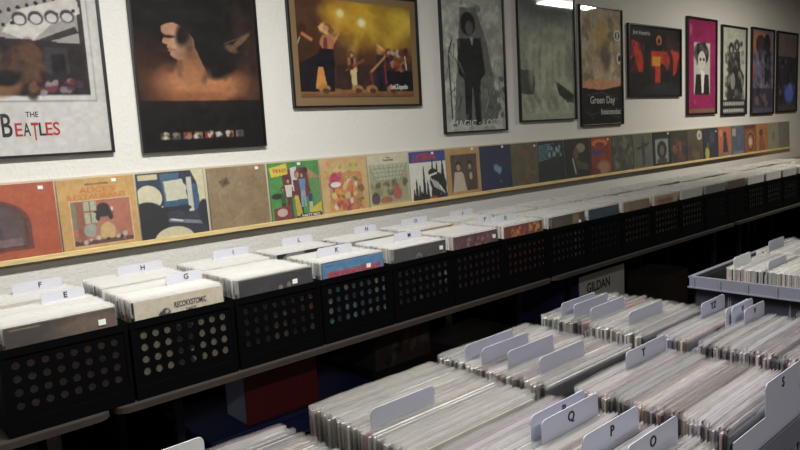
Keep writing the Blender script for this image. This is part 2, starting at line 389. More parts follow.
@cover((196,152,92), 'tan record cover framing a brown photograph of two people', 80, (.78,.03))
def _(a, o):
    a.mott(5,6); a.rect(.12,.13,.9,.9,(92,74,62)); a.mott(10,10,(1,.9,.8),(.12,.13,.9,.9)); a.ell(.34,.36,.08,.09,(50,38,34)); a.ell(.34,.4,.06,.07,(182,152,128)); a.poly([(.22,.5),(.44,.5),(.56,.9),(.14,.9)],(206,190,166)); a.ell(.68,.36,.08,.1,(56,42,36)); a.ell(.68,.4,.05,.06,(176,146,120)); a.poly([(.6,.5),(.78,.5),(.86,.9),(.56,.9)],(84,68,52)); a.line(.46,.55,.52,.85,.04,(206,186,156)); a.ell(.7,.6,.05,.08,(196,176,140))
@cover((38,46,84), 'navy blue record cover with a small pale blue shape in its middle', 50, (.72,.04))
def _(a, o):
    a.mott(5,6); a.ell(.5,.5,.1,.08,(120,150,190),30,.5); a.ell(.6,.56,.09,.06,(150,170,200),120,.5,.8); a.ell(.62,.8,.03,.02,(120,140,180),0,.6,.8)
@cover((104,92,66), 'olive brown record cover with faint red figures, right of the navy one', 40, (.9,.08))
def _(a, o):
    a.mott(8,12); a.rect(.3,.14,.7,.24,(150,74,62),.7); a.blobs(14,(.25,.3,.8,.9),.08,[(130,70,56),(90,86,60),(120,110,80)],.5)
@cover((40,46,48), 'dark record cover with light blue rays across its upper left', 50, None)
def _(a, o):
    for k in range(8): a.poly([(0,.1+.05*k),(.6,.06+.045*k),(.6,.075+.045*k),(0,.125+.05*k)],(120,176,190),.85)
    a.blobs(10,(.35,.12,.9,.36),.05,[(120,176,190),(170,196,196),(50,70,80)]); a.mott(7,8)
@cover((34,38,32), 'near-black record cover with a pale haired portrait, left of the red-orange one', 50, None)
def _(a, o):
    a.ell(.64,.24,.2,.12,(150,140,116)); a.ell(.44,.36,.12,.15,(116,84,68)); a.poly([(.4,.5),(.9,.66),(.95,.8),(.5,.76)],(84,88,64)); a.line(.3,.5,.4,.86,.05,(196,196,180)); a.line(.36,.5,.5,.9,.03,(90,80,60)); a.mott(9,8)
@cover((150,52,40), 'red record cover with an orange arch of lettering above a blue patch', 50, (.84,.08))
def _(a, o):
    a.mott(6,10); a.ell(.46,.16,.36,.1,(226,120,50)); a.ell(.46,.2,.22,.06,(140,50,40)); a.rect(.14,.34,.5,.46,(50,70,140)); a.ell(.6,.8,.3,.18,(176,130,96),0,.5); a.rect(0,0,.08,1,(40,50,60)); a.ell(.2,.9,.25,.1,(120,44,36))
@cover((80,84,70), 'mottled dark green record cover, right of the red-orange one', 36, None)
def _(a, o): a.blobs(40,(0,0,1,1),.09,[(56,62,52),(110,112,94),(70,80,74),(130,126,104)],.8)
@cover((104,106,92), 'grey-green record cover with a dark standing figure', 36, None)
def _(a, o): a.mott(6,12); a.person(.5,.1,.8,(60,56,48),(60,56,48),(62,60,50),(54,52,46)); a.line(.2,.42,.8,.3,.08,(62,60,50))
@cover((26,36,38), 'black record cover with a white-framed portrait', 36, (.88,.06))
def _(a, o): a.rect(.12,.2,.88,.9,(150,156,146)); a.ell(.5,.52,.28,.26,(40,40,38)); a.ell(.5,.54,.13,.15,(120,104,90)); a.ell(.5,.84,.3,.09,(70,70,66))
@cover((60,54,50), 'dark record cover with a group of red-brown figures', 36, None)
def _(a, o): a.blobs(22,(.15,.25,.85,.9),.09,[(140,72,58),(104,64,54),(150,96,76),(50,44,44)],.85)
@cover((92,82,62), 'dark brown record cover with a big round white sticker', 36, None)
def _(a, o): a.blobs(14,(.1,.3,.9,.9),.1,[(70,62,52),(120,104,70),(104,74,52)],.8); a.ell(.78,.2,.16,.15,(214,212,196),0,.1); a.ell(.78,.2,.08,.07,(150,140,110))
@cover((40,46,66), 'dark blue record cover with a yellow figure at its lower left', 36, (.86,.12))
def _(a, o): a.mott(5,8); a.ell(.24,.8,.14,.2,(206,190,50)); a.ell(.3,.55,.1,.1,(96,80,66)); a.ell(.62,.3,.2,.2,(70,74,92))
@cover((206,110,76), 'salmon orange record cover with a dark seated figure', 36, None)
def _(a, o): a.ell(.5,.26,.12,.1,(70,44,40)); a.poly([(.4,.35),(.64,.35),(.74,.9),(.3,.9)],(66,50,54)); a.rect(0,.84,1,1,(150,120,110)); a.rect(.1,.1,.3,.3,(226,150,110))
@cover((94,104,124), 'slate blue record cover with a pale square in its top left corner', 30, None)
def _(a, o): a.mott(5,8); a.rect(.06,.08,.34,.34,(176,176,150)); a.rect(.1,.86,.9,.95,(126,136,150))
@cover((150,84,54), 'brown record cover with nested orange arches', 36, None)
def _(a, o):
    for r, c in ((.42,(190,110,70)),(.33,(110,60,46)),(.24,(196,124,80)),(.14,(226,200,170))): a.ell(.5,.6,r,r,c,0,.1)
    a.rect(0,0,1,.12,(104,60,46))
@cover((206,126,62), 'bright orange record cover with a brown figure, third from the far end', 36, None)
def _(a, o): a.ell(.42,.32,.16,.13,(120,66,50)); a.poly([(.3,.45),(.6,.45),(.76,.95),(.2,.95)],(166,94,66)); a.mott(6,10)
@cover((164,162,138), 'pale grey-green record cover with a small dark crest, second from the far end', 30, None)
def _(a, o): a.mott(6,6); a.ell(.5,.48,.1,.16,(120,116,96),0,.4); a.ell(.5,.5,.05,.08,(150,146,124),0,.4)
@cover((140,138,116), 'dull grey-green record cover at the far end of the rail', 30, None)
def _(a, o): a.mott(9,14)
for i, (base, label, n, stk, fn) in enumerate(CV):
    x0, x1 = XB[i], (XB[i+1] if i+1 < len(XB) else XB[i]+.335)
    wd = min(.326, x1-x0-.009)
    t = tag(empty('display_record', ((x0+x1)/2, -.0295, 1.1285), rx=math.radians(-2.6)), label, 'record', 'display records on the rail')
    link('jacket', jacket_mesh(base, wd), t)
    a = Art(wd, .3125, n, base, 10+i); fn(a, t)
    link('cover_print', a.mesh(M_jprint, -.0026), t)
    bm = bmesh.new(); bx(bm, -wd/2-.003, wd/2+.003, -.0045, .0035, -.0005, .320); obj('clear_sleeve', bm, M_cover, t)
    if stk:
        bm = bmesh.new(); u, v = stk; bx(bm, (u-.5)*wd-.010, (u-.5)*wd+.010, -.0056, -.0050, (1-v)*.3125-.0075, (1-v)*.3125+.0075)
        obj('price_sticker', bm, M_sticker, t)

# ------------------------------------------------------------------ framed posters
def poster(label, x0, x1, z0, z1, art_fn, n, base=(30,30,30), border=0.0, mat_rgb=(30,30,30), frame=.010):
    wd, ht = x1-x0, z1-z0
    t = tag(empty('framed_poster', ((x0+x1)/2, -.004, z0)), label, 'framed poster', 'framed posters on the wall')
    bm = bmesh.new(); f = frame
    bx(bm, -wd/2, wd/2, -.022, 0, 0, f); bx(bm, -wd/2, wd/2, -.022, 0, ht-f, ht)
    bx(bm, -wd/2, -wd/2+f, -.022, 0, f, ht-f); bx(bm, wd/2-f, wd/2, -.022, 0, f, ht-f)
    obj('frame', bm, M_frame, t)
    bm = bmesh.new(); bx(bm, -wd/2+f, wd/2-f, -.006, 0, f, ht-f)
    obj('mount', bm, mat('mount_%d_%d_%d' % mat_rgb, mat_rgb, .7), t)
    pw, ph = wd-2*f-2*border, ht-2*f-2*border
    a = Art(pw, ph, n, base, len(label)); a.gain = 1.22 if x0 > 3 else 1.0  # far prints painted brighter in place of missing glass reflections
    h = empty('poster_print'); 
    bpy.data.objects.remove(h)
    s = link('poster_print', None and 0 or bpy.data.meshes.new('tmp'), t, (0, 0, f+border))
    art_fn(a, s, pw, ph)
    s.data = a.mesh(M_print, -.0072)
    bm = bmesh.new(); bx(bm, -wd/2+f, wd/2-f, -.0155, -.0135, f, ht-f); obj('glass_pane', bm, M_glass, t)
    return t
def p_beatles(a, s, w_, h_):
    a.mott(9,4); a.rect(.03,0,.945,.765,(150,150,150)); a.rect(.036,.0,.939,.758,(206,204,198)); a.rect(.05,0,.91,.735,(66,58,58))
    a.mott(7,16,(1,.95,.95),(.05,.0,.91,.735)); a.poly([(.05,.2),(.4,.3),(.88,.28),(.88,.52),(.05,.46)],(160,154,150)); a.poly([(.45,.46),(.55,.36),(.88,.28),(.9,.36),(.72,.42),(.6,.5)],(206,200,192))
    for k in range(9): a.ell(.45+.05*k,.375-.012*k,.012,.009,(40,38,40)); a.ell(.46+.05*k,.43-.01*k,.012,.009,(40,38,40))
    for k in range(4): a.ell(.55+.09*k,.40-.008*k,.042,.03,(70,66,68),0,.15); a.ell(.55+.09*k,.405-.008*k,.03,.02,(206,200,196))
    a.poly([(.6,.5),(.86,.42),(.88,.45),(.68,.5)],(60,56,58)); a.poly([(.05,.47),(.88,.5),(.91,.735),(.05,.735)],(46,38,40)); a.blobs(22,(.08,.52,.6,.73),.06,[(120,84,58),(96,60,48),(146,104,70),(40,32,36)],.8)
    a.blobs(40,(.06,.52,.62,.73),.05,[(92,62,44),(70,48,40),(128,88,58),(34,28,30),(54,38,36)],.7)
    for cx, cy in ((.1,.6),(.3,.58),(.44,.67),(.2,.69)): a.ell(cx+.02,cy+.03,.06,.035,(134,92,62),0,.5,.8); a.ell(cx,cy-.01,.075,.035,(32,26,28),0,.4)
    a.rect(.66,.52,.8,.64,(62,56,62)); a.rect(.7,.55,.78,.64,(36,32,38)); a.blobs(26,(.6,.67,.86,.73),.02,[(120,50,60),(80,60,80),(150,130,134),(50,34,56)],.8)
    def L(c, x, z, h, m, wd=None): lettering(c, x, -.0078, z, h, m, s, wd)
    L('THE', .036, .163, .022, M_ink, .048)
    L('B', -.0605, .122, .092, M_ink, .038)
    for c, px_, m, hh in (('E',-.019,M_red,.053),('A',.011,M_ink,.053),('T',.041,M_red,.072),('L',.070,M_ink,.053),('E',.095,M_red,.053),('S',.123,M_red,.053)):
        L(c, px_, .103 if c != 'T' else .094, hh, m, .027)
poster('white-bordered band poster with a dark collage, leftmost of the framed posters', .385, 1.082, 1.545, 2.47, p_beatles, 150, (206,203,197))
def p_portrait(a, s, w_, h_):
    a.window(.34, .86); a.mott(4,8,(1,.8,.7)); a.ell(.08,.5,.3,.3,(74,42,28),0,1,.8); a.ell(.88,.2,.35,.35,(58,40,34),0,1,.8); a.ell(.85,.5,.4,.3,(64,40,32),0,1,.8)
    a.ell(.52,.60,.42,.19,(128,74,44),0,.8,.9); a.ell(.5,.56,.30,.15,(206,134,84),0,.9,.95); a.ell(.6,.64,.22,.07,(176,108,66),0,.8,.7); a.ell(.42,.7,.24,.05,(150,88,54),0,1,.8); a.rect(0,.73,1,1,(22,20,20),.85)
    a.poly([(.36,.44),(.5,.4),(.55,.56),(.38,.58)],(170,112,76),.9)
    a.window(.2486, .90)
    a.ell(.47,.12,.36,.14,(24,19,20),0,.3); a.ell(.56,.3,.22,.26,(24,19,20),0,.25); a.ell(.68,.42,.13,.14,(24,18,19),-20,.4); a.ell(.62,.5,.08,.08,(26,20,20),0,.6); a.ell(.78,.35,.1,.14,(32,24,24),0,.7,.8)
    f = [(.215,.19),(.3,.16),(.42,.2),(.47,.28),(.46,.37),(.40,.425),(.335,.44),(.29,.425),(.268,.40),(.275,.385),(.252,.372),(.262,.358),(.248,.345),(.258,.33),(.215,.315),(.225,.29),(.24,.26),(.222,.24)]
    a.poly([(.31,.38),(.46,.32),(.56,.56),(.33,.56)],(160,104,70),.95); a.ell(.42,.56,.14,.07,(176,114,74),0,.9,.9)
    a.poly(f,(182,132,100)); a.ell(.35,.3,.07,.07,(206,158,122),0,.9,.8); a.ell(.4,.39,.08,.05,(140,92,66),0,.9,.7); a.ell(.43,.3,.04,.1,(84,54,42),0,1,.7)
    a.poly([(.18,.0),(.6,.0),(.56,.34),(.5,.4),(.46,.27),(.40,.19),(.33,.165),(.27,.17),(.2,.20)],(24,19,20)); a.ell(.27,.27,.04,.012,(60,38,32),0,.6); a.line(.262,.362,.31,.368,.008,(132,76,58),.8,.012); a.ell(.38,.25,.05,.09,(34,24,24),20,.7); a.line(.235,.262,.31,.268,.012,(70,44,36),.9,.012)
    for l in ((.3,.45,.26,.52),(.34,.46,.33,.55),(.56,.5,.52,.6),(.68,.5,.7,.58)): a.line(*l,.03,(34,24,22),.4,.04)
    a.ell(.86,.28,.11,.022,(130,98,72),-38,.5,.85); a.ell(.78,.34,.06,.03,(110,80,60),20,.6,.8); a.line(.72,.3,.95,.22,.01,(120,90,70),.7)
    for v in (.06,.1,.22,.55,.62): a.line(0,v,1,v+.03,.02,(120,110,106),.05,.04)
    a.window(.29, .985)
    for k in range(8):
        cx = .17+.088*k; a.rect(cx-.033,.895,cx+.033,.945,[(120,120,96),(70,80,90),(150,70,50),(140,110,80),(150,50,40),(50,54,74),(160,100,60),(110,110,120)][k]); a.blobs(5,(cx-.024,.905,cx+.024,.935),.014,[(206,196,180),(60,50,50),(150,120,90)])
poster('tall dark poster of a person in profile above a row of eight small pictures', 1.206, 1.848, 1.533, 2.46, p_portrait, 140, (20,16,16))
def p_concert(a, s, w_, h_):
    a.window(.10)
    a.ell(.55,.12,.6,.6,(110,66,34),0,1.2,.95); a.ell(.54,.05,.22,.28,(236,186,40),0,1.3); a.ell(.36,.05,.14,.16,(220,160,44),0,1.1,.9); a.ell(.86,.15,.22,.32,(196,150,34),0,1.1,.9); a.ell(.92,.06,.14,.14,(236,206,60),0,1,.9)
    for l in ((.55,.08,.44,.5,.05),(.54,.06,.8,.36,.05),(.36,.1,.3,.26,.03),(.28,.0,.55,.22,.03),(.92,.1,.76,.42,.09),(.56,.1,.66,.3,.05),(.2,.02,.5,.2,.02),(.55,.1,.3,.02,.03)): a.line(*l,(236,190,60),.5,.06)
    a.ell(.54,.12,.035,.05,(255,250,190),0,.9); a.ell(.36,.03,.03,.05,(255,240,160),0,.9); a.mott(9,10)
    a.poly([(0,.9),(1,.92),(1,1),(0,1)],(150,102,56)); a.rect(0,.955,1,1,(120,80,46),.6); a.poly([(.0,.62),(.16,.5),(.28,.55),(.28,.93),(0,.93)],(32,24,30)); a.rect(.66,.68,1,.93,(26,23,28)); a.rect(.3,.62,.66,.9,(58,36,36),.6)
    a.ell(.235,.21,.05,.07,(206,140,72),0,.5); a.blobs(10,(.19,.17,.28,.29),.02,[(236,186,110),(150,90,50)]); a.ell(.235,.215,.024,.035,(206,150,110)); a.poly([(.20,.29),(.28,.28),(.30,.36),(.275,.46),(.2,.46),(.17,.38)],(196,120,78)); a.poly([(.21,.31),(.24,.31),(.235,.46),(.2,.46)],(120,66,56)); a.poly([(.27,.3),(.3,.31),(.33,.26),(.31,.2),(.32,.2),(.345,.27),(.3,.37)],(206,140,90))
    a.poly([(.17,.45),(.28,.45),(.29,.62),(.27,.92),(.2,.92),(.2,.66),(.14,.92),(.05,.92),(.13,.6)],(30,26,36)); a.poly([(.15,.66),(.19,.66),(.215,.90),(.12,.90)],(226,150,66)); a.line(.04,.29,.11,.35,.022,(206,120,70)); a.line(.0,.4,.02,.33,.01,(190,170,150))
    a.ell(.435,.495,.025,.035,(120,70,50)); a.ell(.435,.505,.015,.02,(206,150,110)); a.poly([(.40,.54),(.47,.54),(.475,.66),(.4,.66)],(176,120,84)); a.poly([(.42,.54),(.45,.54),(.445,.64),(.425,.64)],(70,40,40)); a.poly([(.415,.66),(.475,.66),(.465,.9),(.43,.9)],(224,200,140)); a.line(.385,.68,.54,.56,.016,(150,80,44)); a.ell(.42,.65,.03,.03,(110,50,34))
    a.ell(.69,.43,.028,.05,(206,140,80),0,.6); a.poly([(.655,.49),(.72,.49),(.725,.64),(.655,.64)],(60,44,54)); a.poly([(.655,.64),(.725,.64),(.74,.9),(.7,.9),(.69,.7),(.67,.9),(.63,.9)],(50,34,54)); a.line(.60,.7,.745,.5,.018,(196,140,90)); a.line(.6,.7,.61,.88,.014,(140,50,60)); a.line(.73,.6,.74,.84,.014,(150,60,60)); a.ell(.7,.4,.04,.02,(226,180,110),30,.6)
    a.blobs(34,(.76,.44,.97,.68),.022,[(120,50,36),(190,120,80),(60,34,44),(206,190,170),(150,70,50)],.85); a.line(.93,.5,.94,.66,.01,(230,226,210))
    for cx in (.19,.47,.6,.79): a.ell(cx,.9,.05,.045,(186,128,64),0,.3); a.ell(cx+.01,.925,.03,.03,(90,56,40),0,.4)
    lettering('Led Zeppelin', w_*.36, -.0078, h_*.115, .028, M_white, s, .135)
poster('wide poster of a rock concert under yellow stage lights in a tan mount', 2.035, 2.968, 1.722, 2.358, p_concert, 150, (62,40,38), .045, (138,112,76))
def p_magic(a, s, w_, h_):
    a.window(.07); a.mott(12,22,(1,1,.95)); a.mott(5,16); a.mott(26,14); a.poly([(.3,.05),(.55,.04),(.72,.3),(.9,.85),(.85,.95),(.15,.95),(.2,.6),(.26,.3)],(84,86,82),.8)
    a.ell(.42,.17,.12,.09,(34,34,34)); a.ell(.44,.2,.06,.055,(84,84,80)); a.poly([(.24,.29),(.62,.27),(.68,.55),(.6,.6),(.58,.96),(.5,.96),(.46,.62),(.42,.96),(.33,.96),(.33,.6),(.24,.56)],(36,37,37)); a.poly([(.44,.27),(.5,.27),(.48,.34)],(150,150,144)); a.blobs(30,(.0,.0,1,.9),.04,[(110,112,104),(74,76,72),(146,148,138)],.35)
    for k in range(26):
        x = .08+a.rng.rand()*.2 if k % 2 else .7+a.rng.rand()*.26; y = .3+a.rng.rand()*.6; a.line(x, y, x+a.rng.randn()*.06, y+.05+a.rng.rand()*.08, .012, (62,64,60) if k % 3 else (160,162,150), .7)
    a.line(.1,.42,.12,.9,.02,(50,52,50)); a.line(.16,.3,.1,.4,.02,(50,52,50)); a.blobs(12,(.7,.55,1,.9),.04,[(50,52,48),(110,112,104)],.5)
    lettering('MAGIC \u00b7 LOSS', 0, -.0078, h_*.055, .045, M_silver, s, .46); lettering('LOU REED', .05, -.0078, h_*.955, .04, M_silver, s, .36)
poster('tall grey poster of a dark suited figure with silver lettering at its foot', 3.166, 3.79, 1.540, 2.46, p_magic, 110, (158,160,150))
def p_glass_haze(a, s, w_, h_):  # milky reflection haze of the glass painted into the print colours
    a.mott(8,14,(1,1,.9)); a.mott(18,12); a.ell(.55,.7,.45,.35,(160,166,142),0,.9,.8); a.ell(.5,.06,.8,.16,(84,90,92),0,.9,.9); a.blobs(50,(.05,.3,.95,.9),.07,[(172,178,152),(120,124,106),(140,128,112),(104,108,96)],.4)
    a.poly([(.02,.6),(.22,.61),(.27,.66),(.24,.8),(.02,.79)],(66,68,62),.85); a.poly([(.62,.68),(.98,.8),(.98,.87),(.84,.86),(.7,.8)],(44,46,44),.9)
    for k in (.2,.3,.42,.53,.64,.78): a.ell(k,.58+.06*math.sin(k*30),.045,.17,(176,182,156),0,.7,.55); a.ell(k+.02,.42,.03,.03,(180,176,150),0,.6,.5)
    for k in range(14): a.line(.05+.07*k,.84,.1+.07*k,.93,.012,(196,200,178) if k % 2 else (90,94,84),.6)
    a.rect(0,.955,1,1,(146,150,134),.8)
poster('tall hazy green-grey poster, right of the dark suited figure', 3.942, 4.642, 1.592, 2.52, p_glass_haze, 90, (150,156,140))
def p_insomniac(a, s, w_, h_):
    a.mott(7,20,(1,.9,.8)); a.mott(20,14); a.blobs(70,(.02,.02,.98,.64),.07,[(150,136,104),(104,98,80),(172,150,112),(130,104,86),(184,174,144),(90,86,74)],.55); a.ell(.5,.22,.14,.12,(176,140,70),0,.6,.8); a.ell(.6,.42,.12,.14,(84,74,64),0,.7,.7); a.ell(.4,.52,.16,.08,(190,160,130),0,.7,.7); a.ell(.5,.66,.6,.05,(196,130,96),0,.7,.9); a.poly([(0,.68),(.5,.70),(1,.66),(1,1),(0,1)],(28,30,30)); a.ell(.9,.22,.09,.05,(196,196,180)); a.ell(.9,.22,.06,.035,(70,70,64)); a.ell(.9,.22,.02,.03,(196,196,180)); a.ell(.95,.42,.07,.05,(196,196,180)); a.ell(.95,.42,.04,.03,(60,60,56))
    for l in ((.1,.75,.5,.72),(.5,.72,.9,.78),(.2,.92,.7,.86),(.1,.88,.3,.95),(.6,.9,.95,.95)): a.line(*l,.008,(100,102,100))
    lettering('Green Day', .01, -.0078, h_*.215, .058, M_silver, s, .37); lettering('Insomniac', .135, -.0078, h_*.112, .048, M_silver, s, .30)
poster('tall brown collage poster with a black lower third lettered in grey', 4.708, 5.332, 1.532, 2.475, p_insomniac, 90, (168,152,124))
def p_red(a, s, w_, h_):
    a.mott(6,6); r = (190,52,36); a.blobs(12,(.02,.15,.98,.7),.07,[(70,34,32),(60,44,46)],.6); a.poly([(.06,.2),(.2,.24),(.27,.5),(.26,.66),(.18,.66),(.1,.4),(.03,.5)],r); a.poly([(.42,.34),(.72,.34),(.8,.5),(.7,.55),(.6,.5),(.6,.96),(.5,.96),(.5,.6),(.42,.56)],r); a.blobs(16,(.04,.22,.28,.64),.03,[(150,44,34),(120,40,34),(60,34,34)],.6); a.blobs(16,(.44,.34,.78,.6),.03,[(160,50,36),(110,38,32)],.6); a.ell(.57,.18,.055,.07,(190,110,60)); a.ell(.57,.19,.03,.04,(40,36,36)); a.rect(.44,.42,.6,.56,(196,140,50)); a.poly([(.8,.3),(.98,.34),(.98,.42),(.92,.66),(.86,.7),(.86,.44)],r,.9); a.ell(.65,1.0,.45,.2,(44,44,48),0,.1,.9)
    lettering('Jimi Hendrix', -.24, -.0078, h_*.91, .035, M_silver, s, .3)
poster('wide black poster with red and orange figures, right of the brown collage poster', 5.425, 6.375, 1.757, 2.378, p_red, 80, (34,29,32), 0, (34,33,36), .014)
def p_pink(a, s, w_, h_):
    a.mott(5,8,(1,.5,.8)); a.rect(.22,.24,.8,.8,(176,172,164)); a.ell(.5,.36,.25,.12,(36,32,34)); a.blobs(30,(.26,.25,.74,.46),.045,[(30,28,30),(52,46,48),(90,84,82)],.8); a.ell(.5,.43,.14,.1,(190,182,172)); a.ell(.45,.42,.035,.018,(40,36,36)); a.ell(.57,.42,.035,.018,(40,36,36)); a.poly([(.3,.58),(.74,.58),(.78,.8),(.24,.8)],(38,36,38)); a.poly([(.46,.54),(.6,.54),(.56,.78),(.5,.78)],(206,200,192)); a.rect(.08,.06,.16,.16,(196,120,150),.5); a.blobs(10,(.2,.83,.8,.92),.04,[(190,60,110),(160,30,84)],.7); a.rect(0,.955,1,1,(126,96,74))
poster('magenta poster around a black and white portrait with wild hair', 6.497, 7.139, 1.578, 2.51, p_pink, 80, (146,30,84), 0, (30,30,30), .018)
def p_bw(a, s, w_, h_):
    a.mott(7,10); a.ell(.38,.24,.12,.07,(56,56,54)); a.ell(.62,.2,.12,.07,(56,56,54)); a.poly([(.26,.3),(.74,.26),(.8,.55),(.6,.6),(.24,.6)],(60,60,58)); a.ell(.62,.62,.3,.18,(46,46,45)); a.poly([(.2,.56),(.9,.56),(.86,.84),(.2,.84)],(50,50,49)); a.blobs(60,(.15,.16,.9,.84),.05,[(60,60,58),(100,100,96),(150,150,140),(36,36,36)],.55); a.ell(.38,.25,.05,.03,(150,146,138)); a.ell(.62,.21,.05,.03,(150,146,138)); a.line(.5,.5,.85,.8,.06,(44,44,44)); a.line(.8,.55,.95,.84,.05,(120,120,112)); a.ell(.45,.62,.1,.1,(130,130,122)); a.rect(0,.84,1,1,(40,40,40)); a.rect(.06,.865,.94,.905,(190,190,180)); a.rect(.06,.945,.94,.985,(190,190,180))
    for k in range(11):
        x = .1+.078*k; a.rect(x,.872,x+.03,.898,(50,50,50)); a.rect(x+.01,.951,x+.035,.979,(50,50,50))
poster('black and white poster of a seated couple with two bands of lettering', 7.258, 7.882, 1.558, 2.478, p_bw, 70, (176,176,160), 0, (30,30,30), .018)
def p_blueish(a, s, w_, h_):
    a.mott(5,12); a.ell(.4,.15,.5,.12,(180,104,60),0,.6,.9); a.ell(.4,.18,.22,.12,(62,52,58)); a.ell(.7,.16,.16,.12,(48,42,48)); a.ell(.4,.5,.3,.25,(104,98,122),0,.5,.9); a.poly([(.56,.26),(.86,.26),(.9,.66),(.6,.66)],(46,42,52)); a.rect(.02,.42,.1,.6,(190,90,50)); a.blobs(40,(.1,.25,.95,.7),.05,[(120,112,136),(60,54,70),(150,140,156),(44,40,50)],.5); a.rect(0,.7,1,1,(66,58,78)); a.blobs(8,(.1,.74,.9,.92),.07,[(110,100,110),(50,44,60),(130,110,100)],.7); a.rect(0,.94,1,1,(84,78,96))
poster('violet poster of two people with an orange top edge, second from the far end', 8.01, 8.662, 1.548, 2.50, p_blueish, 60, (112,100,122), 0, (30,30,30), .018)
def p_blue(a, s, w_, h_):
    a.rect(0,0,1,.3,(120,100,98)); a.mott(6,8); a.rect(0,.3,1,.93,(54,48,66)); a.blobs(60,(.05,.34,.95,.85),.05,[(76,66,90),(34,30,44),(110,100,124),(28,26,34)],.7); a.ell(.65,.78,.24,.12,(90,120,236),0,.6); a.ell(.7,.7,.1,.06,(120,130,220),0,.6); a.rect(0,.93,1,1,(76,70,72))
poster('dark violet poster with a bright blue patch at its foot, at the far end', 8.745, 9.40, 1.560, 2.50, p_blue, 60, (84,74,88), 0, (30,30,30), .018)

# ------------------------------------------------------------------ folding tables
def folding_table(xa, xb, ya, yb, top, label, group):
    t = tag(empty('folding_table', ((xa+xb)/2, (ya+yb)/2, 0)), label, 'table', group)
    L, D = (xb-xa)/2, (yb-ya)/2
    r = .05; pts = []
    for cx, cy, a0 in ((L-r, D-r, 0), (-L+r, D-r, 90), (-L+r, -D+r, 180), (L-r, -D+r, 270)):
        for k in range(6):
            an = math.radians(a0+18*k); pts.append((cx+r*math.cos(an), cy+r*math.sin(an)))
    bm = bmesh.new(); n = len(pts)
    for z0, z1, s, mi in ((top-.022, top, 1.0, 0),):
        a = [bm.verts.new((x*1, y*1, z0)) for x, y in pts]; b = [bm.verts.new((x, y, z1)) for x, y in pts]
        bm.faces.new(a[::-1]); bm.faces.new(b)
        for i in range(n): bm.faces.new((a[i], a[(i+1) % n], b[(i+1) % n], b[i]))
    obj('tabletop', bm, M_top, t)
    bm = bmesh.new(); e = .003
    def off(p, s):
        x, y = p; return (x+s*(1 if x > 0 else -1), y+s*(1 if y > 0 else -1))
    lo = [bm.verts.new((*off(p, .0005), top-.021)) for p in pts]; hi = [bm.verts.new((*off(p, .0005), top-.001)) for p in pts]
    lo2 = [bm.verts.new((*off(p, e), top-.021)) for p in pts]; hi2 = [bm.verts.new((*off(p, e), top-.001)) for p in pts]
    for i in range(n):
        j = (i+1) % n
        for q in ((lo2[i], lo2[j], hi2[j], hi2[i]), (lo[i], hi[i], hi[j], lo[j]), (hi[i], hi2[i], hi2[j], hi[j]), (lo[i], lo[j], lo2[j], lo2[i])): bm.faces.new(q)
    obj('edge_band', bm, M_edge, t)
    for sx in (-1, 1):
        for sy in (-1, 1):
            bm = bmesh.new(); x = sx*(L-.22); y = sy*(D-.07)
            bx(bm, x-.014, x+.014, y-.014, y+.014, .0, top-.0225); obj('leg', bm, M_metal, t)
        bm = bmesh.new(); bx(bm, sx*(L-.22)-.01, sx*(L-.22)+.01, -D+.085, D-.085, .18, .2); obj('crossbar', bm, M_metal, t)
TJ = [(-1.66,.657,'the near end, cut off by the left photo edge'), (.672,2.975,'the red box'), (2.99,5.30,'the plain brown carton'), (5.315,7.62,'the far crates of records'), (7.635,9.94,'the wooden bin at the far end')]
for a_, b_, lb in TJ:
    folding_table(a_, b_, -.962, -.22, .744, 'brown-edged folding table along the wall over ' + lb if 'near end' not in lb else 'brown-edged folding wall table at ' + lb, 'folding tables along the wall')
folding_table(.2, 1.93, -2.76, -2.03, .729, 'folding table in the foreground under the near crates of clear-sleeved records', 'folding tables in the foreground')
folding_table(1.96, 4.2, -2.76, -2.03, .729, 'folding table under the grey tote at the right', 'folding tables in the foreground')

for (a_, b_, lb) in TJ:  # cloths added so the space under the wall tables stays dark
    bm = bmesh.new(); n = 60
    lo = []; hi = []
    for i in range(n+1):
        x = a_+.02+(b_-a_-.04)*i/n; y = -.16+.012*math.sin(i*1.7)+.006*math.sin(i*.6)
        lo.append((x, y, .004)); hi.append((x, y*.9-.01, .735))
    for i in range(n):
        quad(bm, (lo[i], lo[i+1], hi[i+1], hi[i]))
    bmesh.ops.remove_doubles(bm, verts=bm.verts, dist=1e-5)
    o = obj('added_shade_cloth', bm, M_shade_cloth)
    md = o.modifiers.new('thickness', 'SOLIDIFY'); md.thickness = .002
    tag(o, 'added black cloth that darkens the space behind the wall table ' + ('over ' + lb if 'near end' not in lb else 'at the near end'), 'cloth', 'added dark cloths behind the wall tables')

